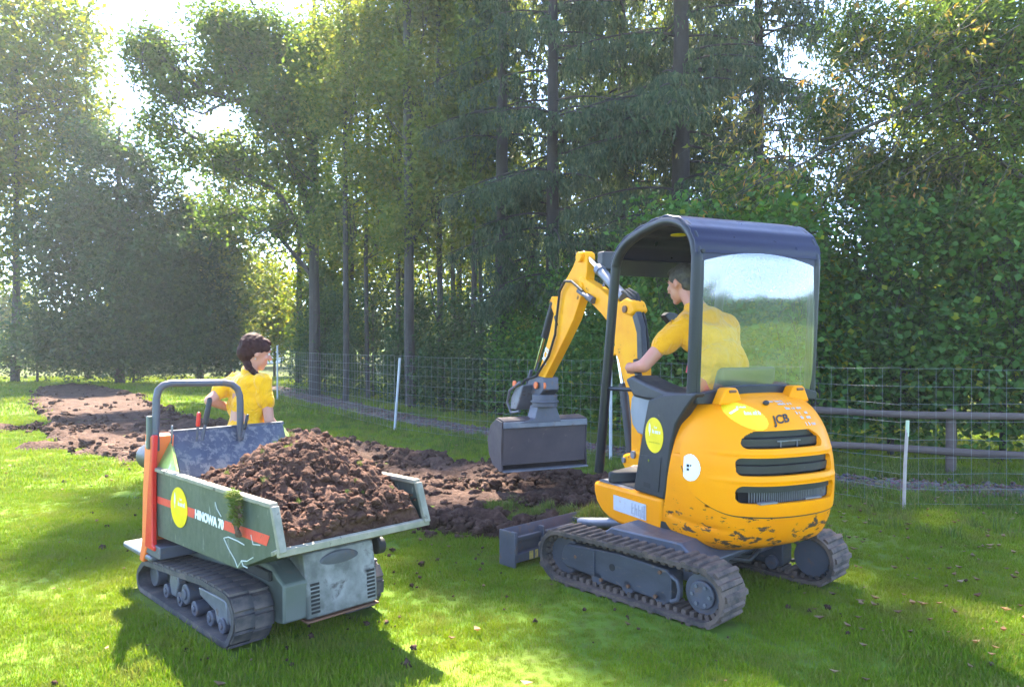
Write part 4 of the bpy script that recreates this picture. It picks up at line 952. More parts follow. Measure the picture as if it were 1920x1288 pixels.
def clod_mesh(nv=3, seed=0, flat=0.8):
    bm = bmesh.new(); bmesh.ops.create_icosphere(bm, subdivisions=2, radius=1.0)
    for v in bm.verts:
        p = v.co * 1.5 + Vector((seed * 7.1, seed * 3.3, 0)); k = 1 + 0.8 * noise.noise(p) + 0.6 * noise.noise(p * 2.6); v.co *= k; v.co.z *= flat
    me = bpy.data.meshes.new('clod'); bm.to_mesh(me); bm.free()
    V = np.array([v.co[:] for v in me.vertices]); Fc = np.array([p.vertices[:] for p in me.polygons]); bpy.data.meshes.remove(me); return V, Fc
CL = [clod_mesh(seed=k) for k in range(8)]
def clods(name, pts, mat, parent, kind='stuff', smooth=False):
    V, Fs = [], []; o = 0
    for (x, y, z, r) in pts:
        v, f = CL[rng.integers(8)]; a = rng.uniform(0, 6.28); b = rng.uniform(-.6, .6); ca, sa = math.cos(a), math.sin(a)
        w = v * r; w = np.stack([w[:, 0] * ca - w[:, 1] * sa, w[:, 0] * sa + w[:, 1] * ca, w[:, 2] + w[:, 0] * b * 0.4], 1) + (x, y, z)
        V.append(w); Fs.append(f + o); o += len(v)
    return np_obj(name, np.concatenate(V), np.concatenate(Fs), mat, parent, smooth, kind)
pts = []
for _ in range(2200):
    x = rng.uniform(-0.12, 1.08); y = rng.uniform(-0.37, 0.37); r = float(np.clip(rng.lognormal(-4.8, 0.55), 0.005, 0.034)); z = heap(x, y) + 0.05 * fbm(x * 5, y * 5, 3) + 0.012
    pts.append((x, y, z, r))
for _ in range(420):
    pts.append((rng.uniform(0.98, 1.10), rng.uniform(-0.36, 0.36), rng.uniform(0.585, 0.67), float(np.clip(rng.lognormal(-4.5, 0.5), 0.006, 0.03))))
clods('soil_crumbs', pts, M_soil, hp)
# ================================================================== PEOPLE
def remeshed(mb, name, mat, parent, voxel=0.008, smooth_it=3, offset=None, noise_amp=0.0, nscale=9):
    me = bpy.data.meshes.new(name); me.from_pydata(mb.v, [], mb.f)
    bm = bmesh.new(); bm.from_mesh(me); bmesh.ops.recalc_face_normals(bm, faces=bm.faces); bm.to_mesh(me); bm.free()
    o = bpy.data.objects.new(name, me); COL.objects.link(o)
    r = o.modifiers.new('r', 'REMESH'); r.mode = 'VOXEL'; r.voxel_size = voxel; r.use_smooth_shade = True
    s = o.modifiers.new('s', 'SMOOTH'); s.iterations = smooth_it; s.factor = 0.5
    dg = bpy.context.evaluated_depsgraph_get(); me2 = bpy.data.meshes.new_from_object(o.evaluated_get(dg)); me2.name = name
    bpy.data.objects.remove(o)
    if noise_amp:
        n = len(me2.vertices)
        for v in me2.vertices:
            k = noise.noise(Vector((v.co.x * nscale, v.co.y * nscale, v.co.z * nscale * 0.6))) * noise_amp; v.co += v.normal * k
    me2.materials.clear(); me2.materials.append(mat); me2.polygons.foreach_set('use_smooth', np.ones(len(me2.polygons), dtype=bool))
    o2 = bpy.data.objects.new(name, me2); link(o2, parent); return o2

def hand(m, w, d, up, s=1.0, curl=0.6, side=1):
    """palm and five fingers; w wrist, d direction of the fingers, up = back of the hand."""
    w = Vector(w); d = Vector(d).normalized(); up = Vector(up); up = (up - d * up.dot(d)).normalized(); r = d.cross(up) * side
    m.capsule(w, w + d * 0.075 * s, 0.026 * s, 0.034 * s); m.ball(w + d * 0.05 * s, (0.04 * s, 0.04 * s, 0.022 * s), 12, 8, Matrix((d, r, up)).transposed())
    for k, (off, L) in enumerate(((-0.030, 0.072), (-0.010, 0.080), (0.010, 0.075), (0.029, 0.060))):
        b = w + d * 0.085 * s + r * off * s; dd = (d * math.cos(curl * .5) - up * math.sin(curl * .5)); m1 = b + dd * L * 0.5 * s
        d2 = (d * math.cos(curl * 1.7) - up * math.sin(curl * 1.7)); m2 = m1 + d2 * L * 0.5 * s
        m.capsule(b, m1, 0.0095 * s, 0.009 * s, 8); m.capsule(m1, m2, 0.009 * s, 0.008 * s, 8)
    b = w + d * 0.03 * s - r * 0.03 * s; m1 = b + (d * 0.6 - r * 0.7 - up * 0.3).normalized() * 0.045 * s
    m.capsule(b, m1, 0.013 * s, 0.011 * s, 8); m.capsule(m1, m1 + (d * 0.8 - up * 0.6).normalized() * 0.03 * s, 0.010 * s, 0.009 * s, 8)

def head_shape(m, c, fwd, up, s=1.0):
    c = Vector(c); f = Vector(fwd).normalized(); u = Vector(up); u = (u - f * u.dot(f)).normalized(); r = f.cross(u)
    Mx = Matrix((f, r, u)).transposed()
    m.ball(c + u * 0.02 * s - f * 0.008 * s, (0.094 * s, 0.074 * s, 0.092 * s), 20, 14, Mx)
    m.ball(c + f * 0.035 * s - u * 0.03 * s, (0.054 * s, 0.056 * s, 0.080 * s), 16, 12, Mx)           # face and jaw
    m.capsule(c + f * 0.065 * s - u * 0.098 * s, c + f * 0.068 * s - u * 0.094 * s, 0.020 * s, 0.018 * s)     # chin
    m.cone(c + f * 0.088 * s + u * 0.012 * s, c + f * 0.112 * s - u * 0.032 * s, 0.007 * s, 0.013 * s, 10)   # nose
    m.capsule(c + f * 0.080 * s + u * 0.030 * s - r * 0.025 * s, c + f * 0.080 * s + u * 0.030 * s + r * 0.025 * s, 0.011 * s, 0.011 * s)   # brow
    m.capsule(c + f * 0.084 * s - u * 0.058 * s - r * 0.016 * s, c + f * 0.084 * s - u * 0.058 * s + r * 0.016 * s, 0.008 * s, 0.008 * s)   # lips
    m.capsule(c + f * 0.083 * s - u * 0.069 * s - r * 0.012 * s, c + f * 0.083 * s - u * 0.069 * s + r * 0.012 * s, 0.008 * s, 0.008 * s)
    for k in (1, -1):
        m.ball(c - f * 0.012 * s + r * k * 0.076 * s - u * 0.008 * s, (0.018 * s, 0.007 * s, 0.031 * s), 10, 8, Mx)
        m.ball(c + f * 0.064 * s + r * k * 0.036 * s - u * 0.018 * s, (0.022 * s, 0.024 * s, 0.022 * s), 10, 8, Mx)   # cheeks
    return f, u, r

def eyes(c, f, u, r, parent, s=1.0):
    M_eye = plain('eye_white', (0.7, 0.68, 0.66), 0.3)
    for k in (1, -1):
        m = MB(); m.ball(c + f * 0.0765 * s + r * k * 0.030 * s + u * 0.010 * s, 0.0105 * s, 10, 8); e = m.build('eye', M_eye, parent)
        m = MB(); m.ball(c + f * 0.087 * s + r * k * 0.030 * s + u * 0.010 * s, 0.0048 * s, 8, 6); m.build('iris', M_ink, e)
        m = MB(); m.capsule(c + f * 0.086 * s + r * k * 0.018 * s + u * 0.031 * s, c + f * 0.080 * s + r * k * 0.045 * s + u * 0.033 * s, 0.004 * s, 0.003 * s, 6); m.build('eyebrow', M_hair2, parent)

# --- the woman behind the dumper (coordinates in world metres, moved to her feet)
gw = Vector((-1.80, 5.02, 0)); g = tag(empty('person', gw), 'woman in a yellow t-shirt with dark tied-up hair standing behind the green dumper', 'person')
def G(p): return Vector(p) - gw
S = Vector((-1.79, 5.02, 1.235)); rr_ = Vector((.87, -.5, 0)); ff = Vector((.5, .87, 0))
shR, shL = S + rr_ * 0.150, S - rr_ * 0.150
elR, wrR = Vector((-1.625, 4.95, 0.975)), Vector((-1.555, 5.10, 0.80))
elL, wrL = Vector((-2.015, 4.93, 1.105)), Vector((-1.93, 5.16, 1.02))
hc = Vector((-1.728, 5.01, 1.425)); hf = Vector((0.82, 0.50, -0.26)); neck = S + Vector((0.01, 0.0, 0.05))
m = MB()
f_, u_, r_ = head_shape(m, G(hc), hf, (0.16, 0, 1), 0.94)
m.capsule(G(neck - Vector((0, 0, .05))), G(hc - u_ * 0.05 - f_ * 0.02), 0.052, 0.046)
m.capsule(G(shR), G(elR), 0.040, 0.034); m.capsule(G(elR), G(wrR), 0.035, 0.023); hand(m, G(wrR), (0.2, 0.5, -0.8), (0.9, -0.2, 0.2), 0.9, 0.5)
m.capsule(G(shL), G(elL), 0.040, 0.036); m.capsule(G(elL), G(wrL), 0.034, 0.023); hand(m, G(wrL), (0.6, 0.7, -0.2), (-.2, 0.1, 1), 0.9, 0.5, -1)
m.capsule(G(S - Vector((0, 0, .06))), G(Vector((-1.80, 5.02, 0.95))), 0.10, 0.11)
for k in (1, -1):
    hip = Vector((-1.80, 5.02, 0.82)) + rr_ * 0.09 * k; kn = Vector((-1.80, 5.03, 0.44)) + rr_ * 0.10 * k; an = Vector((-1.80, 5.02, 0.09)) + rr_ * 0.11 * k
    m.capsule(G(hip), G(kn), 0.078, 0.052); m.capsule(G(kn), G(an), 0.050, 0.036); m.capsule(G(hip), G(Vector((-1.80, 5.02, 0.95))), 0.08, 0.1)
    m.capsule(G(an - Vector((0, 0, .03))), G(an + ff * 0.15 - Vector((0, 0, .045))), 0.036, 0.030)
body = remeshed(m, 'body', M_skin, g, 0.0062, 2)
eyes(G(hc), f_, u_, r_, g, 0.94)
m = MB()      # shirt
Mt = Matrix((rr_, ff, Vector((0, 0, 1)))).transposed()
m.ball(G(S - Vector((0, 0, .045))) - ff * 0.005, (0.165, 0.100, 0.105), 20, 12, Mt); m.ball(G(Vector((-1.795, 5.02, 1.06))), (0.150, 0.108, 0.16), 20, 12, Mt)
m.ball(G(Vector((-1.80, 5.02, 0.90))), (0.150, 0.115, 0.16), 20, 12, Mt)
m.capsule(G(S + Vector((0.005, 0, 0.0))), G(neck + Vector((0, 0, 0.0))), 0.085, 0.062)
mR = shR.lerp(elR, 0.50); m.capsule(G(shR + Vector((-.012, 0, -.005))), G(mR), 0.060, 0.057); mL = shL.lerp(elL, 0.55); m.capsule(G(shL + Vector((.012, 0, -.005))), G(mL), 0.060, 0.060)
remeshed(m, 't_shirt', M_shirt, g, 0.008, 2, noise_amp=0.017, nscale=15)
m = MB()
for k in (1, -1):
    hip = Vector((-1.80, 5.02, 0.82)) + rr_ * 0.09 * k; kn = Vector((-1.80, 5.03, 0.44)) + rr_ * 0.10 * k; an = Vector((-1.80, 5.02, 0.11)) + rr_ * 0.11 * k
    m.capsule(G(hip), G(kn), 0.095, 0.070); m.capsule(G(kn), G(an), 0.068, 0.058); m.ball(G(Vector((-1.80, 5.02, 0.84))), (0.150, 0.115, 0.13), 16, 10, Mt)
remeshed(m, 'trousers', M_trous, g, 0.011, 3, noise_amp=0.012)
m = MB()
for k in (1, -1):
    an = Vector((-1.80, 5.02, 0.045)) + rr_ * 0.11 * k; m.capsule(G(an), G(an + ff * 0.16), 0.044, 0.040); m.capsule(G(an), G(an + Vector((0, 0, .08))), 0.044, 0.045)
remeshed(m, 'boots', M_boot, g, 0.01, 2)
m = MB()      # hair: cap, knot at the nape and a braid over the shoulder
Mh = Matrix((f_, r_, u_)).transposed(); c = G(hc)
m.ball(c + u_ * 0.036 - f_ * 0.036, (0.092, 0.086, 0.092), 22, 14, Mh); m.ball(c + u_ * 0.078 + f_ * 0.014, (0.062, 0.066, 0.032), 18, 10, Mh)
for _ in range(60):
    q = Vector((-abs(rng.normal()), rng.normal(), rng.normal() + .2)).normalized(); m.ball(c - f_ * 0.036 + u_ * 0.03 + Mh @ Vector((q.x * 0.090, q.y * 0.084, q.z * 0.088)), 0.010, 7, 5)
m.ball(c - u_ * 0.012 - f_ * 0.068, (0.062, 0.072, 0.072), 18, 10, Mh)
for k in (1, -1): m.ball(c + r_ * 0.066 * k + u_ * 0.045 + f_ * 0.030, (0.040, 0.014, 0.028), 12, 8, Mh)
m.capsule(c - f_ * 0.060 - u_ * 0.05, c - f_ * 0.035 - u_ * 0.105 + r_ * 0.045, 0.034, 0.024)
remeshed(m, 'hair', M_hair, g, 0.005, 2, noise_amp=0.004, nscale=50)
m = MB(); pts_ = [c - f_ * 0.035 - u_ * 0.105 + r_ * 0.045, c + f_ * 0.01 - u_ * 0.135 + r_ * 0.065, c + f_ * 0.05 - u_ * 0.150 + r_ * 0.06]
for k in range(9):
    t = k / 8; p = pts_[0].lerp(pts_[1], min(1, t * 2)) if t < .5 else pts_[1].lerp(pts_[2], t * 2 - 1)
    m.ball(p + r_ * (0.006 if k % 2 else -0.006), (0.022, 0.022, 0.020), 10, 7)
m.build('braid', M_hair, g)
m = MB(); m.ball(c - f_ * 0.014 + r_ * 0.080 - u_ * 0.040, 0.005, 8, 6); m.build('earring', M_chrome, g)

# --- the man in the excavator (coordinates in the machine's frame)
mo = Vector((-0.12, 0.0, 0.99)); Mu = Matrix.Translation((1.263, 4.834, 0)) @ Matrix.Rotation(UYAW, 4, 'Z')
man = tag(empty('person', Mu @ mo, UYAW), 'man with short greying hair in yellow t-shirt and brown shorts sitting in the excavator', 'person')
def Q(x, y, z): return Vector((x, y, z)) - mo
hc = Q(0.165, 0.06, 1.885); m = MB()
f_, u_, r_ = head_shape(m, hc, (0.95, 0.20, -0.22), (0.25, 0, 1), 1.08)
nk = Q(0.045, 0.03, 1.71); m.capsule(nk, hc - u_ * 0.05 - f_ * 0.025, 0.066, 0.056)
sL, sR = Q(-0.01, 0.22, 1.59), Q(0.0, -0.19, 1.60)
eL, wL = Q(0.06, 0.44, 1.345), Q(0.245, 0.42, 1.325); eR, wR = Q(0.10, -0.33, 1.34), Q(0.24, -0.37, 1.34)
m.capsule(sL, eL, 0.054, 0.043); m.capsule(eL, wL, 0.044, 0.028); hand(m, wL, (0.55, -0.35, 0.05), (0.1, 0.3, 1), 0.9, 1.1, -1)
m.capsule(sR, eR, 0.054, 0.043); m.capsule(eR, wR, 0.044, 0.028); hand(m, wR, (0.5, 0.2, 0.0), (0, 0, 1), 0.9, 1.1, 1)
m.capsule(Q(-0.05, 0, 1.52), Q(-0.14, 0, 1.15), 0.13, 0.14)
for k, kx in ((1, 0.36), (-1, 0.36)):
    hip, kn, an = Q(-0.14, 0.10 * k, 1.09), Q(kx, 0.17 * k, 1.12), Q(0.42, 0.16 * k, 0.64)
    m.capsule(hip, kn, 0.095, 0.062); m.capsule(kn, an, 0.056, 0.040); m.capsule(an - Vector((0, 0, .05)), an + Vector((0.16, 0, -0.06)), 0.042, 0.036)
remeshed(m, 'body', M_skin2, man, 0.0066, 2); eyes(hc, f_, u_, r_, man)
m = MB()      # t-shirt over a rounded back
I = Matrix.Identity(3)
m.ball(Q(-0.055, 0.015, 1.52), (0.145, 0.215, 0.135), 20, 12, Matrix.Rotation(R(-12), 3, 'Y')); m.ball(Q(-0.125, 0.0, 1.36), (0.155, 0.195, 0.18), 20, 12)
m.ball(Q(-0.150, 0.0, 1.20), (0.165, 0.195, 0.17), 20, 12); m.capsule(Q(-0.02, 0.02, 1.62), nk + Vector((0.0, 0, -0.02)), 0.125, 0.088); m.capsule(sL + Vector((0, -.03, 0.01)), nk + Vector((0, 0, -0.03)), 0.075, 0.070); m.capsule(sR + Vector((0, .03, 0.01)), nk + Vector((0, 0, -0.03)), 0.075, 0.070)
m.capsule(sL + Vector((0, -.015, -.005)), sL.lerp(eL, 0.46), 0.078, 0.074); m.capsule(sR + Vector((0, .015, -.005)), sR.lerp(eR, 0.46), 0.078, 0.074)
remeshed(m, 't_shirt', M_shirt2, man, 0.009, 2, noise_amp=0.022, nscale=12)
m = MB()
for k in (1, -1):
    hip, kn = Q(-0.14, 0.10 * k, 1.09), Q(0.30, 0.165 * k, 1.125); m.capsule(hip, kn, 0.108, 0.088)
m.ball(Q(-0.14, 0, 1.09), (0.14, 0.18, 0.11), 16, 10); remeshed(m, 'shorts', M_shorts, man, 0.011, 2, noise_amp=0.012, nscale=14)
m = MB()
for k in (1, -1):
    an = Q(0.42, 0.16 * k, 0.60); m.capsule(an, an + Vector((0.15, 0, -0.025)), 0.048, 0.042); m.capsule(an, an + Vector((0, 0, .1)), 0.048, 0.05)
remeshed(m, 'boots', M_boot, man, 0.01, 2)
m = MB(); Mh = Matrix((f_, r_, u_)).transposed()
m.ball(hc + u_ * 0.042 - f_ * 0.026, (0.100, 0.089, 0.092), 22, 14, Mh); m.ball(hc + u_ * 0.088 + f_ * 0.026, (0.070, 0.066, 0.034), 16, 10, Mh)
m.ball(hc - u_ * 0.018 - f_ * 0.066, (0.052, 0.074, 0.068), 16, 10, Mh)
for k in (1, -1): m.ball(hc + r_ * 0.075 * k + u_ * 0.038 + f_ * 0.000, (0.046, 0.013, 0.040), 12, 8, Mh)
remeshed(m, 'hair', M_hair2, man, 0.006, 1, noise_amp=0.004, nscale=60)

# ================================================================== GROUND
def lawn_mat():
    t = NT('lawn_turf'); p = t.n('ShaderNodeNewGeometry').outputs['Position']
    n = t.noise(p, 0.55, 5, 0.6); n2 = t.noise(p, 9, 6, 0.7)
    col = t.ramp(n, [(0.32, (0.060, 0.125, 0.018)), (0.5, (0.10, 0.17, 0.022)), (0.68, (0.16, 0.20, 0.035))])
    col = t.mix(t.ramp(n2, [(0.5, 0.0), (0.75, 0.75)]), col, (0.09, 0.075, 0.035))
    return t.done(t.bsdf(col, 0.95, 0, n2, 0.9, 0.03, 0.1))
M_lawn = lawn_mat()
g_v, g_f = [], []
xs = [-900, -300, -120, -60, -40] + list(np.linspace(-30, 30, 25)) + [40, 60, 120, 300, 900]; ys = [-900, -300, -120, -60, -30, -15, -6, 0] + list(np.linspace(2, 40, 20)) + [60, 120, 300, 900]
gv = [(x, y, 0) for y in ys for x in xs]; nx = len(xs)
gf = [(j * nx + i, j * nx + i + 1, (j + 1) * nx + i + 1, (j + 1) * nx + i) for j in range(len(ys) - 1) for i in range(nx - 1)]
np_obj('lawn', gv, np.array(gf), M_lawn, kind='structure')

# trench of bare soil, far left to under the excavator blade
TR = np.array([(-14.6, 24.6, 0.7), (-11.4, 19.8, 1.1), (-8.1, 14.9, 1.2), (-5.6, 11.8, 1.45), (-3.2, 9.9, 1.25), (-1.5, 8.15, 1.35), (0.0, 6.95, 1.15), (0.9, 6.5, 0.8), (1.25, 6.3, 0.5)])
def resample_poly(P, step):
    out = [P[0]]
    for a, b in zip(P[:-1], P[1:]):
        n = max(1, int(np.linalg.norm(b[:2] - a[:2]) / step))
        out += [a + (b - a) * k / n for k in range(1, n + 1)]
    return np.array(out)
def catmull(P, n=6):
    P = np.vstack([P[0], P, P[-1]]); out = []
    for i in range(1, len(P) - 2):
        p0, p1, p2, p3 = P[i - 1], P[i], P[i + 1], P[i + 2]
        for k in range(n):
            t = k / n; out.append(0.5 * (2 * p1 + (-p0 + p2) * t + (2 * p0 - 5 * p1 + 4 * p2 - p3) * t * t + (-p0 + 3 * p1 - 3 * p2 + p3) * t ** 3))
    out.append(P[-2]); return np.array(out)
TRs = catmull(TR, 8)
EXTRA = [(-6.6, 10.35, 0.75, 0.22), (-2.95, 5.05 + 2.1, 0.45, 0.16), (-7.9, 12.6, 1.4, 0.28)]
def soil_d(x, y):
    """signed distance-like value (negative inside bare soil), vectorised."""
    x = np.asarray(x, float); y = np.asarray(y, float); best = np.full(x.shape, 9.0)
    for a, b in zip(TRs[:-1], TRs[1:]):
        ab = b[:2] - a[:2]; L2 = ab @ ab + 1e-9; t = np.clip(((x - a[0]) * ab[0] + (y - a[1]) * ab[1]) / L2, 0, 1)
        d = np.hypot(x - a[0] - t * ab[0], y - a[1] - t * ab[1]) - (a[2] + (b[2] - a[2]) * t); best = np.minimum(best, d)
    for (cx, cy, rx, ry) in EXTRA:
        best = np.minimum(best, (np.hypot((x - cx) / rx, (y - cy) / ry) - 1) * ry)
    w = 0.16 * np.sin(x * 2.3 + y * 1.1) + 0.12 * np.sin(x * 5.1 - y * 3.7 + 1) + 0.07 * np.sin(x * 11.3 + y * 9.1) + 0.05 * np.sin(x * 23 - y * 17)
    return best + w * 0.8
def soil_z(x, y, d):
    inside = np.clip(-d / 0.35, 0, 1); rim = np.exp(-((d + 0.16) / 0.16) ** 2)
    return inside, rim
sv, sf = [], []; grids = [(-3.6, 3.2, 4.9, 9.8, 0.034), (-9.0, -3.6, 8.2, 14.0, 0.07), (-24, -9.0, 10, 34, 0.16), (-9.0, -3.6, 14.0, 18.0, 0.12), (-3.6, 1.0, 9.8, 11.8, 0.06), (-3.6, -1.8, 6.4, 4.9, 0.05)][:5]
for gi, (x0, x1, y0, y1, st_) in enumerate(grids):
    X, Y = np.meshgrid(np.arange(x0, x1 + st_ * .5, st_), np.arange(y0, y1 + st_ * .5, st_)); D = soil_d(X, Y); Z = np.zeros_like(X)
    ny_, nx_ = X.shape; mask = D < 0.05
    for j in range(ny_):
        for i in range(nx_):
            if D[j, i] < 0.2:
                x, y, d = X[j, i], Y[j, i], D[j, i]
                ins = min(max((0.05 - d) / 0.2, 0), 1); rim = math.exp(-((d + 0.18) / 0.15) ** 2)
                k = 0.5 if y > 14 else 1.0
                Z[j, i] = -0.02 + 0.03 * ins + ins * (0.035 * fbm(x * 2.2, y * 2.2, 5) + 0.022 * ridged(x * 6, y * 6, 2) + 0.015 * fbm(x * 14, y * 14, 4, 3)) * k + rim * (0.05 + 0.07 * max(0, fbm(x * 3, y * 3, 11)))
            else: Z[j, i] = -0.05
    quad = mask[:-1, :-1] | mask[1:, :-1] | mask[:-1, 1:] | mask[1:, 1:]
    idm = np.arange(ny_ * nx_).reshape(ny_, nx_); jj, ii = np.nonzero(quad); o = len(sv)
    sf += [(o + idm[j, i], o + idm[j, i + 1], o + idm[j + 1, i + 1], o + idm[j + 1, i]) for j, i in zip(jj, ii)]
    sv += list(zip(X.ravel(), Y.ravel(), Z.ravel()))
M_soil_t = soil_mat('trench_soil', (0.028, 0.015, 0.011), (0.068, 0.038, 0.029), (0.17, 0.105, 0.078))
np_obj('bare_soil', sv, np.array(sf), M_soil_t, smooth=False, kind='structure')
# clods along the soil, thicker at its edges
cp = []
for _ in range(60000):
    k = rng.random() ** 0.6; i = int(k * (len(TRs) - 1)); a, b = TRs[i], TRs[min(i + 1, len(TRs) - 1)]; t = rng.random(); c_ = a + (b - a) * t
    ab = b - a; n_ = np.array([-ab[1], ab[0]]); n_ /= np.linalg.norm(n_) + 1e-9; off = rng.uniform(-1.25, 1.25) * c_[2]
    cp.append((c_[0] + n_[0] * off, c_[1] + n_[1] * off))
cp = np.array(cp); dd = soil_d(cp[:, 0], cp[:, 1]); dist = np.hypot(cp[:, 0], cp[:, 1])
prob = np.where(dd < -0.35, 0.10, np.where(dd < 0.0, 0.5, np.where(dd < 0.12, 0.12, 0.0))); keep = rng.random(len(cp)) < prob * np.clip(10 / dist, 0, 1)
cps = []
for (x, y), d, di in zip(cp[keep][:4200], dd[keep][:4200], dist[keep][:4200]):
    r = float(np.clip(rng.lognormal(-4.0 + 0.3 * (di > 9), 0.6), 0.007, 0.09)); cps.append((x, y, 0.02 + r * 0.3 + (0.06 * rng.random() if -0.35 < d < 0 else 0), r))
for _ in range(900):       # heaps thrown up near the blade and beside the dumper
    cx, cy, sx, sy, hh = [(0.25, 6.35, 0.38, 0.25, 0.16), (-0.35, 5.9, 0.3, 0.12, 0.07), (-2.3, 8.6, 0.9, 0.3, 0.10), (-7.6, 12.4, 0.7, 0.18, 0.12), (0.0, 7.55, 0.7, 0.15, 0.10)][rng.integers(5)]
    u1, u2 = rng.normal(), rng.normal(); r = float(np.clip(rng.lognormal(-3.9, 0.55), 0.008, 0.085)); cps.append((cx + u1 * sx, cy + u2 * sy, 0.02 + hh * math.exp(-(u1 * u1 + u2 * u2) / 2) * rng.random(), r))
for (cx, cy, k) in ((-2.62, 6.72, 0.04), (-0.6, 4.9, 0.02)):
    cps.append((cx, cy, 0.03, k))
for _ in range(170):       # crumbs dropped on the lawn round both machines
    cx, cy, s_ = [(-0.6, 4.7, 0.5), (0.4, 5.2, 0.55), (1.0, 3.9, 0.6), (-2.4, 6.2, 0.8), (-0.9, 3.7, 0.5), (-4.5, 8.6, 0.9)][rng.integers(6)]
    cps.append((cx + rng.normal() * s_, cy + rng.normal() * s_ * .7, 0.022, float(np.clip(rng.lognormal(-4.8, 0.5), 0.004, 0.022))))
clods('soil_clods', cps, M_soil_t, None)

# gravel path behind the wire fence
PT = catmull(np.array([(-11.5, 27.5, .9), (-7.2, 23.0, .62), (-5.4, 19.8, .55), (-3.3, 16.2, .5), (-1.5, 13.5, .42), (0.3, 11.35, .36), (1.5, 9.9, .34), (2.7, 8.5, .32), (3.8, 7.75, .30), (5.2, 7.35, .30), (8.5, 7.2, .30)]), 8)
def path_d(x, y):
    best = np.full(np.shape(x), 9.0)
    for a, b in zip(PT[:-1], PT[1:]):
        ab = b[:2] - a[:2]; L2 = ab @ ab + 1e-9; t = np.clip(((x - a[0]) * ab[0] + (y - a[1]) * ab[1]) / L2, 0, 1)
        best = np.minimum(best, np.hypot(x - a[0] - t * ab[0], y - a[1] - t * ab[1]) - (a[2] + (b[2] - a[2]) * t))
    return best + 0.05 * np.sin(x * 6 + y * 4) + 0.04 * np.sin(x * 13 - y * 9)
pv, pff = [], []; nW = 8
for i, p in enumerate(PT):
    a = PT[max(i - 1, 0)]; b = PT[min(i + 1, len(PT) - 1)]; n_ = np.array([-(b - a)[1], (b - a)[0]]); n_ /= np.linalg.norm(n_)
    for k in range(nW + 1):
        w = (k / nW * 2 - 1) * p[2] * (1 + 0.12 * math.sin(i * 2.1 + k)); pv.append((p[0] + n_[0] * w, p[1] + n_[1] * w, 0.006 + 0.012 * (1 - (k / nW * 2 - 1) ** 2)))
for i in range(len(PT) - 1):
    for k in range(nW): pff.append((i * (nW + 1) + k, i * (nW + 1) + k + 1, (i + 1) * (nW + 1) + k + 1, (i + 1) * (nW + 1) + k))
def gravel_mat():
    t = NT('grey_gravel'); p = t.n('ShaderNodeNewGeometry').outputs['Position']; v = t.n('ShaderNodeTexVoronoi'); v.inputs['Scale'].default_value = 30; t.l(p, v.inputs['Vector'])
    col = t.mix(t.ramp(t.noise(p, 1.2, 5, 0.7), [(0.4, 0.0), (0.65, 1.0)]), (0.15, 0.12, 0.105), (0.085, 0.062, 0.048)); col = t.mix(0.35, col, v.outputs['Color'], 'OVERLAY')
    return t.done(t.bsdf(col, 0.95, 0, v.outputs['Distance'], 0.8, 0.02, 0.1))
M_gravel = gravel_mat()
np_obj('gravel_path', pv, np.array(pff), M_gravel, kind='structure')
gp = []
for _ in range(3000):
    i = int(rng.random() ** 0.5 * (len(PT) - 1)); a, b = PT[i], PT[min(i + 1, len(PT) - 1)]; c_ = a + (b - a) * rng.random(); n_ = np.array([-(b - a)[1], (b - a)[0]]); n_ /= np.linalg.norm(n_) + 1e-9
    w = rng.normal() * 0.6 * c_[2]; gp.append((c_[0] + n_[0] * w, c_[1] + n_[1] * w, 0.02, float(rng.uniform(0.008, 0.028))))
clods('path_gravel', gp, M_gravel, None)
# forest floor beyond the path
def floor_mat():
    t = NT('forest_floor'); p = t.n('ShaderNodeNewGeometry').outputs['Position']; n = t.noise(p, 1.3, 7, 0.7)
    return t.done(t.bsdf(t.ramp(n, [(0.38, (0.055, 0.042, 0.025)), (0.5, (0.06, 0.075, 0.02)), (0.66, (0.10, 0.15, 0.025))]), 0.95, 0, t.noise(p, 14, 5), 0.8, 0.04, 0.1))
M_floor = floor_mat()
left_e = [(-30, 31.5), (-19, 28.6), (-12.0, 27.0), (-9.3, 26.5), (-7.0, 25.2), (-4.4, 20.0), (-2.0, 16.4), (0.6, 13.0), (2.0, 10.8), (3.5, 9.6), (6, 8.7), (10, 8.2), (30, 7)]
fv = [(x, y, 0.004) for x, y in left_e] + [(x * 1.0 + (4 if x > 0 else -4), y + 45, 0.004) for x, y in left_e]; nf = len(left_e)
np_obj('forest_floor', fv, np.array([(i, i + 1, nf + i + 1, nf + i) for i in range(nf - 1)]), M_floor, kind='structure')

# ------------------------------------------------------------------ grass
def blade_clump(name, n, rad, h, w, seed, mat, droop=0.6):
    rg = np.random.default_rng(seed); V, Fq = [], []
    for k in range(n):
        a = rg.uniform(0, 6.283); r = rad * math.sqrt(rg.random()); x, y = r * math.cos(a), r * math.sin(a); hh = h * rg.uniform(0.45, 1.15); ww = w * rg.uniform(0.7, 1.2)
        d = rg.uniform(0, 6.283); ln = hh * rg.uniform(0.15, droop); ca, sa = math.cos(d), math.sin(d); px, py = -sa * ww / 2, ca * ww / 2
        o = len(V); V += [(x - px, y - py, -0.01), (x + px, y + py, -0.01), (x + ca * ln * .35 + px * .8, y + sa * ln * .35 + py * .8, hh * .6), (x + ca * ln * .35 - px * .8, y + sa * ln * .35 - py * .8, hh * .6), (x + ca * ln, y + sa * ln, hh)]
        Fq += [(o, o + 1, o + 2, o + 3), (o + 3, o + 2, o + 4)]
    me = bpy.data.meshes.new(name); me.from_pydata(V, [], Fq); me.materials.append(mat)
    return bpy.data.objects.new(name, me)
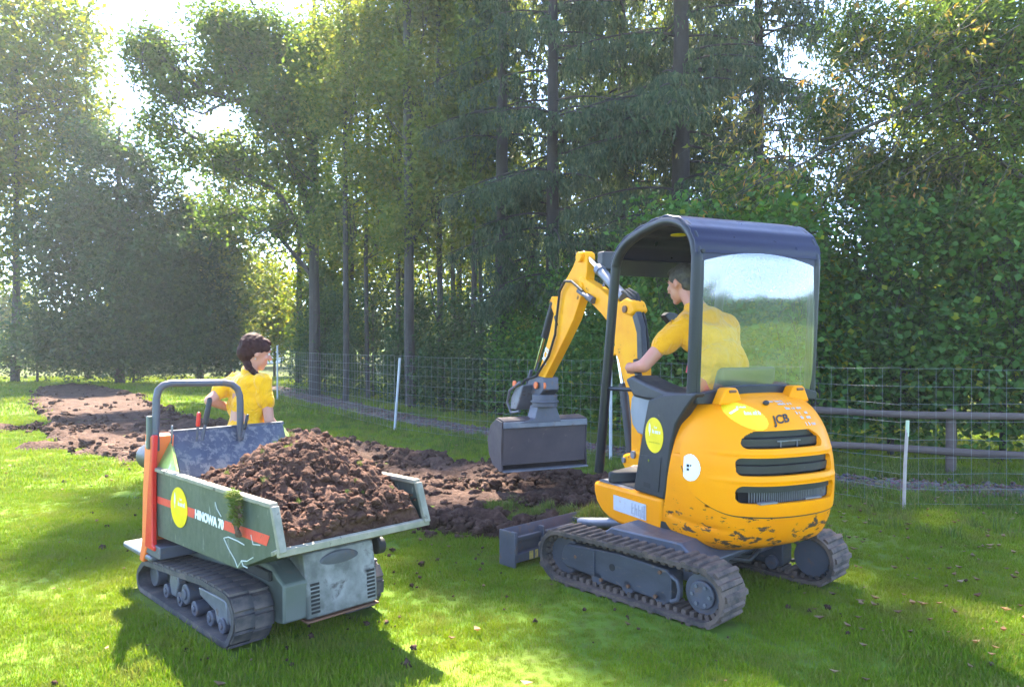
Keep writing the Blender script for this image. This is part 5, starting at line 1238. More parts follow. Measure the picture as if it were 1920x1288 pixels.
def instancer(name, pts, rot, scl, src, kind='stuff', parent=None):
    me = bpy.data.meshes.new(name); me.vertices.add(len(pts)); me.vertices.foreach_set('co', np.asarray(pts, np.float32).ravel())
    a = me.attributes.new('rot', 'FLOAT_VECTOR', 'POINT'); a.data.foreach_set('vector', np.asarray(rot, np.float32).ravel())
    b = me.attributes.new('scl', 'FLOAT', 'POINT'); b.data.foreach_set('value', np.asarray(scl, np.float32))
    o = bpy.data.objects.new(name, me); link(o, parent); o['kind'] = kind
    ng = bpy.data.node_groups.new(name + '_nodes', 'GeometryNodeTree'); ng.interface.new_socket('Geometry', in_out='INPUT', socket_type='NodeSocketGeometry'); ng.interface.new_socket('Geometry', in_out='OUTPUT', socket_type='NodeSocketGeometry')
    gi, go = ng.nodes.new('NodeGroupInput'), ng.nodes.new('NodeGroupOutput'); ip = ng.nodes.new('GeometryNodeInstanceOnPoints'); oi = ng.nodes.new('GeometryNodeObjectInfo')
    oi.inputs['Object'].default_value = src; oi.inputs['As Instance'].default_value = True
    na = ng.nodes.new('GeometryNodeInputNamedAttribute'); na.data_type = 'FLOAT_VECTOR'; na.inputs['Name'].default_value = 'rot'
    nb_ = ng.nodes.new('GeometryNodeInputNamedAttribute'); nb_.data_type = 'FLOAT'; nb_.inputs['Name'].default_value = 'scl'
    L = ng.links.new; L(gi.outputs[0], ip.inputs['Points']); L(oi.outputs['Geometry'], ip.inputs['Instance']); L(na.outputs['Attribute'], ip.inputs['Rotation']); L(nb_.outputs['Attribute'], ip.inputs['Scale']); L(ip.outputs[0], go.inputs[0])
    md = o.modifiers.new('scatter', 'NODES'); md.node_group = ng; return o
def grass_mat(name, a, b, c, tm=0.35):
    t = NT(name); g_ = t.n('ShaderNodeNewGeometry'); p = g_.outputs['Position']
    big = t.ramp(t.noise(p, 0.5, 5, 0.65), [(0.36, a), (0.5, b), (0.64, c)])
    col = t.mix(t.ramp(g_.outputs['Random Per Island'], [(0.0, 0.0), (1.0, 0.55)]), big, t.ramp(g_.outputs['Random Per Island'], [(0.0, a), (0.85, c), (0.93, (0.32, 0.24, 0.10))]))
    col = t.mix(t.ramp(t.noise(p, 3.1, 6, 0.7), [(0.50, 0.0), (0.66, 0.6)]), col, (0.21, 0.20, 0.06))
    ps = t.bsdf(col, 0.6, 0, spec=0.12); tr = t.n('ShaderNodeBsdfTranslucent'); t.l(t.mix(1.0, col, (1.0, 1.0, 0.55), 'MULTIPLY'), tr.inputs[0])
    ms = t.n('ShaderNodeMixShader'); ms.inputs[0].default_value = tm; t.l(ps.outputs[0], ms.inputs[1]); t.l(tr.outputs[0], ms.inputs[2]); return t.done(ms)
M_grass = grass_mat('grass_blades', (0.075, 0.170, 0.009), (0.135, 0.235, 0.011), (0.22, 0.28, 0.014))
M_grass_r = grass_mat('rough_grass', (0.055, 0.11, 0.02), (0.085, 0.15, 0.025), (0.15, 0.19, 0.04))
def in_rect(x, y, ox, oy, yaw, x0, x1, y0, y1):
    u = (x - ox) * math.cos(yaw) + (y - oy) * math.sin(yaw); v = -(x - ox) * math.sin(yaw) + (y - oy) * math.cos(yaw)
    return (u > x0) & (u < x1) & (v > y0) & (v < y1)
def under_tracks(x, y):
    r = np.zeros(np.shape(x), bool)
    for (ox, oy, yaw, x0, x1, a, b) in ((1.12, 4.64, TYAW, -0.66, 0.72, 0.40, 0.69), (-1.509, 4.274, DYAW, -0.70, 0.70, 0.19, 0.47)):
        r |= in_rect(x, y, ox, oy, yaw, x0, x1, a, b) | in_rect(x, y, ox, oy, yaw, x0, x1, -b, -a)
    return r
def scatter(n, f):
    out = f(n); d = soil_d(out[:, 0], out[:, 1]); pd = path_d(out[:, 0], out[:, 1]); k = (d > 0.02) & (pd > 0.0) & ~under_tracks(out[:, 0], out[:, 1])
    return out[k], d[k]
def wedge(d0, d1, pow_=1.0, margin=2.2):
    def f(n):
        d = d0 + (d1 - d0) * rng.random(n) ** pow_; x = (rng.random(n) * 2 - 1) * (0.72 * d + margin); return np.stack([x, d, np.zeros(n)], 1)
    return f
for nm, n, f, cn, rad, h, w in (('near', 42000, wedge(2.3, 7.5, 0.9), 34, 0.05, 0.028, 0.0034), ('mid', 27000, wedge(7.0, 15, 0.8), 26, 0.09, 0.038, 0.007), ('far', 14000, wedge(14, 31, 0.7, 3.0), 22, 0.17, 0.075, 0.018)):
    for v in range(2):
        src = blade_clump('blades', cn, rad, h, w, 5 + v, M_grass, 0.9)
        P_, _ = scatter(n // 2, f); m_ = len(P_); rot = np.stack([rng.normal(0, .12, m_), rng.normal(0, .12, m_), rng.uniform(0, 6.28, m_)], 1)
        patch = 0.85 + 0.3 * np.sin(P_[:, 0] * 1.7 + 1) * np.sin(P_[:, 1] * 1.3) + 0.25 * np.sin(P_[:, 0] * 4.1 + P_[:, 1] * 2.3) * np.sin(P_[:, 1] * 5.3 - P_[:, 0]); instancer('grass', P_, rot, np.clip(rng.normal(1.0, 0.22, m_) * patch, 0.35, 1.7), src)
# taller rough grass along the path, the hedges and at the soil's edge
RG = []
for _ in range(5200):
    i = rng.integers(len(PT) - 1); a, b = PT[i], PT[i + 1]; c_ = a + (b - a) * rng.random(); ab = b - a; n_ = np.array([-ab[1], ab[0]]); n_ /= np.linalg.norm(n_) + 1e-9
    s_ = rng.choice([-1, 1]); off = s_ * (c_[2] + abs(rng.normal()) * (0.9 if s_ < 0 else 0.5)); RG.append((c_[0] + n_[0] * off, c_[1] + n_[1] * off, 0))
RG = np.array(RG); RG = RG[(soil_d(RG[:, 0], RG[:, 1]) > 0.05) & (path_d(RG[:, 0], RG[:, 1]) > 0)]
src = blade_clump('blades', 26, 0.07, 0.12, 0.007, 31, M_grass_r, 0.9); m_ = len(RG)
instancer('rough_grass', RG, np.stack([np.zeros(m_), np.zeros(m_), rng.uniform(0, 6.28, m_)], 1), np.clip(rng.normal(0.55, 0.3, m_), 0.25, 1.3), src)
# turf sods: by the blade, on the blade, and hanging over the dumper's side
def sod(name, c, sx, sy, h, label, n=220, parent=None, bl=0.06):
    r = empty(name, c); tag(r, label, 'turf'); V = []; NN = 26
    for j in range(NN + 1):
        for i in range(NN + 1):
            u, v = i / NN * 2 - 1, j / NN * 2 - 1; k = max(0, 1 - (u * u + v * v)) ** 0.5; V.append((u * sx, v * sy, -0.03 + (h + 0.03) * k * (1 + 0.5 * fbm(u * 2 + c[0], v * 2, 4)) ))
    np_obj('soil_lump', V, np.array([(j * (NN + 1) + i, j * (NN + 1) + i + 1, (j + 1) * (NN + 1) + i + 1, (j + 1) * (NN + 1) + i) for j in range(NN) for i in range(NN)]), M_soil_g, r)
    P_ = []; R_ = []
    for _ in range(n):
        a = rng.uniform(0, 6.28); q = math.sqrt(rng.random()) * 0.95; u, v = q * math.cos(a), q * math.sin(a); k = max(0, 1 - q * q) ** .5
        if fbm(u * 3 + c[1], v * 3, 8) < -0.12: continue
        P_.append((u * sx, v * sy, h * k * (1 + 0.5 * fbm(u * 2 + c[0], v * 2, 4)) - 0.005)); R_.append((-v * 0.9, u * 0.9, rng.uniform(0, 6.28)))
    instancer('turf_blades', P_, R_, np.clip(rng.normal(1.0, .3, len(P_)), .4, 1.6), SODB, parent=r); return r
SODB = blade_clump('blades', 30, 0.035, 0.05, 0.0045, 77, M_grass_r, 1.0)
sod('turf_clump', (0.30, 6.05, 0.0), 0.36, 0.26, 0.10, 'dark upturned sod with grass tufts on the bare soil left of the excavator blade', 260)
sod('turf_clump', (-0.05, 6.35, 0.0), 0.24, 0.18, 0.10, 'smaller dark sod with sparse grass at the near edge of the soil strip', 120)
sod('turf_clump', (0.62, 5.42, 0.14), 0.19, 0.13, 0.10, 'bright green grass sod lying on top of the excavator blade', 240)
P_ = [(rng.uniform(-0.05, 1.0), rng.uniform(-0.3, 0.3)) for _ in range(26)] + [(0.42 + rng.normal() * .03, -0.05 + rng.normal() * .03) for _ in range(6)]
P_ = [(a, b, heap(a, b) + 0.05 * fbm(a * 5, b * 5, 3) + 0.018) for a, b in P_]
instancer('grass_bits', P_, [(rng.normal() * .6, rng.normal() * .6, rng.uniform(0, 6.28)) for _ in P_], list(rng.uniform(0.25, 0.6, len(P_))), SODB, parent=hp)
# tuft over the near side of the hopper
dm = Matrix.Translation((-1.509, 4.274, 0)) @ Matrix.Rotation(DYAW, 4, 'Z')
ht = empty('hanging_turf', dm @ Vector((0.74, -0.415, 0.74)), DYAW); tag(ht, 'ragged strip of turf hanging over the near side of the green hopper', 'turf')
m = MB()
for k in range(46):
    t = k / 45; m.ball((rng.normal() * 0.014 * (1 - .4 * t) + 0.02 * t, -0.008 - 0.010 * rng.random(), 0.03 - 0.17 * t), (0.008 + 0.022 * rng.random() * (1 - 0.6 * t), 0.010, 0.012 + 0.01 * rng.random()), 7, 4)
o_ = m.build('root_mat', M_soil_g, ht)
P_ = [(rng.normal() * 0.022, -0.012, 0.05 - 0.15 * rng.random() ** 1.5) for _ in range(34)]
instancer('turf_blades', P_, [(R(60) + rng.normal() * .4, 0, rng.normal() * .4) for _ in P_], list(rng.uniform(0.4, 0.9, len(P_))), SODB, parent=ht)
# fallen leaves
def leaf_litter(pts, mat, smin, smax, name='fallen_leaves'):
    V, Fs = [], []
    for (x, y, z) in pts:
        a = rng.uniform(0, 6.28); s_ = rng.uniform(smin, smax); ca, sa = math.cos(a), math.sin(a); o = len(V); lift = s_ * 0.3
        for (u, v, w) in ((-1, 0, 1.6), (-0.1, -0.55, 0.9), (1, 0, 1.9), (-0.1, 0.5, 1.2), (0.1, 0.0, -0.4)): V.append((x + (u * ca - v * sa) * s_, y + (u * sa + v * ca) * s_, z + w * lift))
        Fs += [(o, o + 1, o + 4, o + 3), (o + 1, o + 2, o + 3, o + 4)]
    return np_obj(name, V, np.array(Fs), mat, kind='stuff')
M_dry = leaf_mat('dry_fallen_leaf', [(0.0, (0.07, 0.035, 0.025)), (0.5, (0.16, 0.085, 0.05)), (0.85, (0.24, 0.15, 0.08)), (1.0, (0.36, 0.28, 0.17))], (1, .8, .5), 0.2, 0.7)
LP = [(rng.uniform(1.6, 6.5), rng.uniform(3.0, 8.0), 0.035) for _ in range(620)] + [(rng.uniform(-3, 6), rng.uniform(2.9, 12), 0.035) for _ in range(200)] + [(rng.uniform(-9, 2), rng.uniform(4, 16), 0.04) for _ in range(160)]
LP = [p for p in LP if soil_d(p[0], p[1]) > 0.05]
leaf_litter(LP, M_dry, 0.010, 0.032)

# ================================================================== FENCES
M_post = painted('galvanised_post', (0.42, 0.44, 0.45), (0.32, 0.34, 0.35), 0.5, 0.2, scale=9)
M_wire = plain('galvanised_wire', (0.24, 0.26, 0.27), 0.45, 0.3)
M_stake = painted('stake', (0.34, 0.27, 0.24), (0.44, 0.38, 0.34), 0.7, scale=7)
FP = [(-5.9, 18.6, 1.40, 0.0), (-1.97, 12.4, 1.22, 0.09), (1.25, 9.37, 1.27, 0.0), (3.47, 6.60, 0.0, 0), (6.9, 6.55, 1.35, 0.0)]
wf = tag(empty('wire_fence', (1.25, 9.37, 0)), 'fine galvanised wire mesh fence on thin grey posts along the gravel path', 'fence'); wo_ = Vector((1.25, 9.37, 0))
for (x, y, h, lean) in FP:
    if h == 0: continue
    m = MB(); m.cyl(Vector((x, y, -0.02)) - wo_, Vector((x + lean, y, h)) - wo_, 0.021, 10); m.build('post', M_post, wf, bevel=0.003)
WV, WF = MB(), None
zs = [0.05, 0.18, 0.32, 0.46, 0.62, 0.78, 0.94, 1.10, 1.26]
for (a, b) in zip(FP[:-1], FP[1:]):
    A_, B2 = Vector((a[0], a[1], 0)) - wo_, Vector((b[0], b[1], 0)) - wo_; L = (B2 - A_).length; n = int(L / 0.155); r0 = 0.0012 if L < 5 else 0.0017
    for z in zs:
        pts2 = [A_.lerp(B2, k / 8) + Vector((0, 0, z - 0.02 * math.sin(math.pi * k / 8) * (z > 1) + 0.006 * math.sin(k * 2.7 + z * 9))) for k in range(9)]; WV.tube(pts2, r0, 4, caps=False)
    for k in range(n + 1):
        p = A_.lerp(B2, k / n); wob = 0.006 * math.sin(k * 1.7); WV.tube([p + Vector((0, 0, 0.03)), p + Vector((wob, wob, 0.6)), p + Vector((0, 0, 1.255))], r0 * 0.9, 4, caps=False)
WV.build('wire_mesh', M_wire, wf, kind='stuff', fixn=False)
m = MB(); m.tube([(0, 0, -0.05), (0.012, 0.0, 0.4), (0.03, 0, 0.72)], 0.0145, 8); sk = m.build('garden_stake', M_stake); sk.location = (3.47, 6.55, 0)
tag(sk, 'short thin reddish stake with a pale green top in the grass right of the excavator', 'stake')
m = MB(); m.tube([(0.03, 0, 0.66), (0.034, 0, 0.80)], 0.0155, 8); m.build('painted_tip', painted('pale_green_tip', (0.50, 0.62, 0.42), None, 0.6), sk)
M_wood = painted('weathered_rail_wood', (0.11, 0.08, 0.068), (0.07, 0.05, 0.044), 0.85, scale=5, dirt=(0.09, 0.075, 0.06), dirt_scale=12, dirt_th=0.58, bump=0.8, stretch=(0.4, 0.4, 2))
rf = tag(empty('rail_fence', (4.96, 8.26, 0)), 'weathered wooden fence of two round rails and a post in front of the right hedge', 'fence'); ro = Vector((4.96, 8.26, 0))
ra, rb = Vector((1.6, 9.55, 0)), Vector((8.6, 6.85, 0))
for z in (0.685, 0.285):
    pts2 = [ra.lerp(rb, k / 14) + Vector((0.0, -0.06, z + 0.012 * math.sin(k * 1.3 + z * 5) - 0.01 * (k / 14))) - ro for k in range(15)]
    m = MB(); m.tube(pts2, [0.042 + 0.004 * math.sin(k * 2.1 + z) for k in range(15)], 10); m.build('rail', M_wood, rf)
for t in (0.08, 0.475, 0.86):
    p = ra.lerp(rb, t) - ro; m = MB(); m.cone(p + Vector((0, 0.03, -0.05)), p + Vector((0, 0.03, 0.74)), 0.056, 0.050, 12); m.build('post', M_wood, rf, bevel=0.006)
# ================================================================== TREES, SHRUBS, HEDGES
M_bark = painted('grey_brown_bark', (0.028, 0.023, 0.02), (0.05, 0.042, 0.038), 0.9, scale=4, dirt=(0.05, 0.06, 0.03), dirt_scale=6, dirt_th=0.6, bump=1.0, stretch=(2, 2, 0.35))
M_bark_d = painted('dark_spruce_bark', (0.02, 0.015, 0.0145), (0.036, 0.027, 0.026), 0.9, scale=4, bump=1.0, stretch=(2, 2, 0.35))
L_bright = leaf_mat('fresh_yellow_green_leaf', [(0.0, (0.07, 0.12, 0.012)), (0.5, (0.12, 0.175, 0.014)), (0.85, (0.22, 0.23, 0.018)), (1.0, (0.34, 0.24, 0.02))], (1.0, 1.0, 0.35), 0.55, big=(0.16, 0.19, 0.016))
L_mid = leaf_mat('green_leaf', [(0.0, (0.055, 0.105, 0.028)), (0.6, (0.095, 0.155, 0.038)), (0.95, (0.16, 0.21, 0.045)), (1.0, (0.28, 0.22, 0.04))], (1.0, 1.0, 0.5), 0.52, big=(0.08, 0.13, 0.038))
L_dark = leaf_mat('dark_green_leaf', [(0.0, (0.032, 0.068, 0.03)), (0.7, (0.05, 0.10, 0.04)), (1.0, (0.09, 0.135, 0.04))], (1.0, 1.0, 0.5), 0.36, big=(0.04, 0.075, 0.035))
L_airy = leaf_mat('pale_olive_leaf', [(0.0, (0.09, 0.14, 0.042)), (0.6, (0.155, 0.20, 0.055)), (1.0, (0.28, 0.26, 0.06))], (1.0, 1.0, 0.5), 0.55, big=(0.14, 0.165, 0.05))
L_hedge = leaf_mat('hedge_leaf', [(0.0, (0.045, 0.115, 0.03)), (0.6, (0.08, 0.19, 0.045)), (0.93, (0.12, 0.24, 0.05)), (1.0, (0.32, 0.32, 0.03))], (1.0, 1.0, 0.4), 0.45, 0.5, big=(0.065, 0.13, 0.04))
L_needle = leaf_mat('spruce_needles', [(0.0, (0.030, 0.052, 0.030)), (0.7, (0.055, 0.085, 0.046)), (1.0, (0.12, 0.135, 0.065))], (0.9, 1.0, 0.6), 0.35, 0.6, big=(0.07, 0.088, 0.052))

def leaf_mesh(P, size, aspect=0.55, up=0.35, hang=0.0, jitter=0.35):
    """P (n,3) -> folded rhombic leaves; returns verts, faces."""
    n = len(P); s = size * rng.uniform(1 - jitter, 1 + jitter, n)
    nrm = rng.normal(size=(n, 3)); nrm[:, 2] = np.abs(nrm[:, 2]) + up; nrm /= np.linalg.norm(nrm, axis=1)[:, None]
    d = rng.normal(size=(n, 3)); d[:, 2] -= hang; d -= (d * nrm).sum(1)[:, None] * nrm; d /= np.linalg.norm(d, axis=1)[:, None] + 1e-9
    r = np.cross(nrm, d); L = d * s[:, None] * 0.5; W = r * (s * aspect * 0.5)[:, None]; fold = nrm * (s * 0.10)[:, None]
    V = np.stack([P - L, P - W * 1.0 + fold, P + L, P + W + fold], 1).reshape(-1, 3)
    b = np.arange(n)[:, None] * 4; F = np.concatenate([b + [0, 1, 2], b + [0, 2, 3]], 1).reshape(-1, 3)
    return V, F

def ell_points(lobes, n, cl=14, sig=0.16, shell=0.45):
    """lobes: (cx,cy,cz,rx,ry,rz,weight); clusters of cl leaves."""
    w = np.array([l[6] if len(l) > 6 else l[3] * l[4] * l[5] for l in lobes]); w = w / w.sum(); nc = max(1, n // cl)
    k = rng.choice(len(lobes), nc, p=w); L = np.array([l[:6] for l in lobes])[k]
    d = rng.normal(size=(nc, 3)); d /= np.linalg.norm(d, axis=1)[:, None]; rad = rng.random(nc) ** shell
    c = L[:, :3] + d * rad[:, None] * L[:, 3:6]
    P = np.repeat(c, cl, 0) + rng.normal(size=(nc * cl, 3)) * sig * np.repeat(rng.uniform(0.6, 1.4, nc), cl)[:, None]
    return P[P[:, 2] > 0.03], c

def limb(m, a, b, r0, r1, bend=0.12, n=6, ns=7):
    a, b = Vector(a), Vector(b); L = (b - a).length; pts = []
    o1 = Vector((rng.normal(), rng.normal(), rng.normal() * .5)) * bend * L
    for k in range(n + 1):
        t = k / n; pts.append(a.lerp(b, t) + o1 * math.sin(math.pi * t) * 0.5 + Vector((rng.normal(), rng.normal(), rng.normal())) * min(0.012, 0.12 * bend) * L * (0 < k < n))
    m.tube(pts, [r0 + (r1 - r0) * k / n for k in range(n + 1)], ns); return pts

def tree(name, base, h, r, lobes, nleaf, lmat, lsize, label, cat='tree', bark=None, limbs=7, twigs=60, cl=14, sig=0.16, aspect=0.55, lean=(0, 0), group=None, crown='crown', shell=0.45, up=0.35, hang=0.0, limb_to=None):
    bx, by = base; root = empty(name, (bx, by, 0)); tag(root, label, cat, group); o = Vector((bx, by, 0))
    lb = [(l[0] - bx, l[1] - by, *l[2:]) for l in lobes]
    m = MB(); top = Vector((lean[0], lean[1], h)); tr = limb(m, (0, 0, -0.1), top, r, r * 0.25, 0.008, 10, 10)
    P, C = ell_points(lb, nleaf, cl, sig, shell)
    m2 = MB()
    tgt = limb_to if limb_to is not None else [l[:3] for l in lb]
    for k in range(limbs):
        q = Vector(tgt[k % len(tgt)]); t = min(0.95, max(0.12, (q.z - 0.3 * math.hypot(q.x, q.y)) / h)); s = tr[int(t * 10)]
        rr2 = r * (1 - t * 0.75) * 0.45; ps = limb(m2, s, q + Vector((rng.normal(), rng.normal(), rng.normal())) * 0.25, rr2, rr2 * 0.2, 0.16)
        for _ in range(max(1, twigs // max(limbs, 1))):
            a = ps[rng.integers(2, 7)]; c = C[rng.integers(len(C))] if len(C) else q
            c = Vector(c)
            if (c - a).length < 2.2: limb(m2, a, c, rr2 * 0.22 + 0.004, 0.004, 0.15, 4, 4)
            else: limb(m2, a, a + (c - a).normalized() * 1.3, rr2 * 0.22 + 0.004, 0.004, 0.15, 4, 4)
    m.build('trunk', bark or M_bark, root, fixn=False)
    if m2.v: m2.build('branches', bark or M_bark, root, fixn=False, kind='stuff')
    V, F = leaf_mesh(P, lsize, aspect, up, hang); np_obj(crown, V, F, lmat, root, kind='stuff'); return root

def W(px, py, d): return ((px - 960) / 1387 * d, d, 1.5 - (py - 640) / 1387 * d)       # survey note: bearing and height -> metres
def lobe(px, py, d, rx, rz, ry=None, w=None):
    x, y, z = W(px, py, d); k = d / 1387; t = (x, y, z, rx * k, (ry if ry else (rx + rz) / 2) * k, rz * k)
    return t + ((w,) if w else ())
def wx(px, d): return ((px - 960) / 1387 * d, d)

# left: bright tall tree, behind it more of the same
tree('tall_tree', wx(28, 27), 14, 0.16, [lobe(20, 120, 27, 110, 170), lobe(110, 60, 27, 90, 110), lobe(50, 330, 27, 110, 110), lobe(150, 180, 27.5, 60, 70), lobe(-80, 260, 27, 120, 240), lobe(0, 480, 27, 60, 70)], 26000, L_bright, 0.23,
     'tall slender tree with bright yellow-green leaves at the left edge', limbs=10, twigs=90, sig=0.24)
tree('tall_tree', wx(165, 29), 13, 0.13, [lobe(120, 230, 29, 70, 90), lobe(170, 260, 29, 50, 70), lobe(150, 110, 29, 45, 60)], 6500, L_airy, 0.18,
     'thin airy tree with sparse pale leaves right of the tall left one', limbs=8, twigs=60, sig=0.25)
# dark rounded trees at left
tree('bushy_tree', wx(225, 26), 9, 0.17, [lobe(215, 440, 26, 95, 95), lobe(120, 500, 26, 65, 75), lobe(150, 390, 26, 60, 60), lobe(225, 300, 26, 60, 50), lobe(175, 270, 26.5, 40, 40), lobe(290, 380, 26, 55, 55), lobe(320, 500, 25.6, 80, 80), lobe(240, 540, 25.2, 90, 70), lobe(110, 610, 25.5, 80, 60), lobe(200, 630, 25.3, 110, 55), lobe(80, 430, 26.3, 40, 45), lobe(270, 320, 26, 45, 40), lobe(330, 620, 25.4, 70, 50)], 40000, L_dark, 0.19,
     'broad dark green tree at the left behind the lawn, round-topped', limbs=8, twigs=40, sig=0.30, cl=50, shell=0.38)
tree('bushy_tree', wx(375, 27), 6.5, 0.13, [lobe(380, 500, 27, 55, 60), lobe(335, 430, 27, 45, 40), lobe(420, 450, 27, 35, 40), lobe(395, 590, 26.5, 55, 60), lobe(330, 570, 26, 60, 60), lobe(420, 640, 26.3, 30, 45), lobe(360, 400, 27, 30, 30)], 20000, L_dark, 0.18,
     'lower dark green tree right of the broad round-topped one, above the woman', limbs=6, twigs=30, sig=0.30, cl=50, shell=0.38)
tree('shrub', wx(70, 27), 2.2, 0.05, [lobe(40, 660, 27, 90, 45), lobe(140, 665, 26.5, 80, 40)], 9000, L_dark, 0.12, 'low dark shrub at the left edge of the lawn, under the tall tree', 'shrub', limbs=4, twigs=10, crown='foliage')
tree('shrub', wx(250, 26), 2.2, 0.05, [lobe(230, 668, 26, 90, 42), lobe(330, 665, 25.5, 80, 45), lobe(405, 668, 26, 40, 40)], 11000, L_dark, 0.12, 'long low dark shrub at the foot of the broad dark trees, left of the woman', 'shrub', limbs=4, twigs=10, crown='foliage')
# oak with spreading limbs
ok_l = [lobe(290, 110, 20, 55, 45), lobe(330, 170, 20, 60, 40), lobe(420, 60, 20, 70, 50), lobe(430, 140, 20.3, 70, 50), lobe(500, 90, 20.5, 70, 70), lobe(520, 200, 20, 80, 60), lobe(300, 240, 20, 55, 30), lobe(350, 290, 20, 60, 26),
        lobe(440, 300, 20.3, 70, 40), lobe(550, 310, 20, 70, 50), lobe(420, 400, 21, 60, 30), lobe(520, 420, 20.6, 60, 40), lobe(600, 150, 20, 60, 110), lobe(620, 400, 20, 60, 60), lobe(270, 80, 20, 30, 30)]
rt = tree('oak', wx(590, 20.5), 11.5, 0.17, ok_l, 42000, L_mid, 0.14, 'spreading oak with bare dark limbs reaching left against the blue sky', limbs=0, sig=0.2, shell=0.55)
m = MB()
def big_limb(pts, r0, r1): m.tube([Vector(W(*p)) - rt.location for p in pts], [r0 + (r1 - r0) * k / (len(pts) - 1) for k in range(len(pts))], 8)
big_limb([(588, 420, 20.5), (540, 260, 20.3), (470, 195, 20), (390, 175, 20), (335, 140, 20), (295, 95, 20)], 0.12, 0.025)
big_limb([(588, 470, 20.5), (520, 360, 20.2), (450, 320, 20), (360, 255, 20), (300, 225, 20)], 0.10, 0.02)
big_limb([(470, 195, 20), (430, 190, 20), (380, 215, 20), (320, 190, 20)], 0.05, 0.012)
big_limb([(588, 300, 20.5), (560, 160, 20.5), (500, 60, 20.3), (460, -20, 20.3)], 0.09, 0.02); big_limb([(500, 100, 20.3), (430, 90, 20.2), (400, 40, 20.2)], 0.04, 0.01)
big_limb([(588, 520, 20.5), (520, 440, 20.5), (440, 400, 20.7), (370, 420, 21)], 0.07, 0.015); big_limb([(390, 175, 20), (350, 120, 20), (350, 60, 20)], 0.04, 0.01)
for _ in range(150):
    l = ok_l[rng.integers(len(ok_l))]; c = Vector(l[:3]) - rt.location; a = c + Vector((rng.normal() * .5 + 0.5, rng.normal() * .4, rng.normal() * .3 - 0.3)); limb(m, a, c + Vector((rng.normal(), rng.normal(), rng.normal())) * 0.5, 0.018, 0.005, 0.15, 4, 4)
m.build('limbs', M_bark, rt, fixn=False, kind='stuff')
# shrubs and sunlit green in the gap behind the woman
tree('shrub', wx(515, 31), 3.6, 0.06, [lobe(505, 560, 31, 45, 70), lobe(540, 620, 31, 40, 60)], 9000, L_bright, 0.16, 'sunlit bright green bush in the gap above and right of the woman', 'shrub', limbs=4, twigs=12, crown='foliage')
tree('shrub', wx(440, 34), 2.2, 0.05, [lobe(438, 655, 34, 26, 26)], 1800, L_bright, 0.15, 'small sunlit yellow-green bush just left of the woman\'s head', 'shrub', limbs=3, twigs=8, crown='foliage')
tree('young_tree', wx(600, 24), 4.2, 0.06, [lobe(600, 545, 24, 35, 60), lobe(590, 640, 24, 50, 45), lobe(640, 600, 23, 40, 70)], 9000, L_mid, 0.13, 'young leafy tree with pale leaves at the start of the wood, right of the woman', 'tree', limbs=5, twigs=20)
# slender trunks of the middle wood, airy crowns
mids = [(770, 16.5, 0.125, 14, 'thick straight'), (745, 18, 0.07, 12, 'thin dark'), (828, 17, 0.075, 13, 'slim dark straight'), (850, 18.5, 0.065, 12, 'slim pale'), (888, 16, 0.07, 12.5, 'slim slightly leaning'), (908, 17, 0.055, 12, 'thinnest straight'), (690, 19, 0.06, 11, 'thin leaning')]
where = ['left of the middle of the wood', 'close behind the thick one at the middle left', 'right of the thick middle trunk', 'second right of the thick middle trunk', 'third right of the thick middle trunk', 'left of the dark spruce trunk', 'between the oak and the thick middle trunk']
for (px, d, r, h, dsc), wh in zip(mids, where):
    lb = [lobe(px + rng.uniform(-50, 50), py + rng.uniform(-25, 25), d + rng.uniform(-.6, .6), rng.uniform(45, 75), rng.uniform(45, 75)) for py in (-40, 30, 110, 190, 270, 350, 430)]
    x_, y_ = wx(px, d); lb += [(x_ + rng.uniform(-2.0, 2.0), y_ + rng.uniform(-2.2, 1.0), zz, 0.72, 0.72, 0.5, 0.62) for zz in (12.4, 14.0, 15.7)]; h = 18.5  # extra lobes above the view, added to dapple lawn and machines with shade
    nl = 18000 if r > .1 else 13500
    tree('slender_tree', wx(px, d), h, r, lb, nl, L_airy if px not in (745, 690) else L_bright, 0.12, f'{dsc} trunk with airy pale crown {wh}', limbs=9, twigs=70, sig=0.19, lean=(0.15 if 'lean' in dsc else 0.02, 0), cl=12, shell=0.6, group='slender trees of the middle wood')
for px, py, d, w_ in ((640, 80, 18, 80), (650, 220, 18.5, 80), (700, 330, 18, 80), (640, 440, 19, 70)):
    pass
tree('slender_tree', wx(648, 18.5), 16, 0.08, [lobe(650, 60, 18, 90, 80), lobe(640, 200, 18.5, 80, 80), lobe(690, 320, 18, 80, 70), lobe(650, 430, 19, 70, 60), lobe(700, 130, 17.5, 80, 80), (-4.9, 15.4, 12.6, .9, .8, .6, 1.0), (-4.1, 16.0, 14.0, .8, .8, .6, 1.0), (-5.6, 15.2, 13.4, .7, .8, .6, 1.0), (-5.9, 16.8, 13.4, .8, .7, .5, 1.0)], 21000, L_airy, 0.11,  # last four lobes are out of view, added to shade the dumper
     'airy pale-leaved tree with hazy crown between the oak and the middle trunks', limbs=8, twigs=60, sig=0.2, shell=0.6)

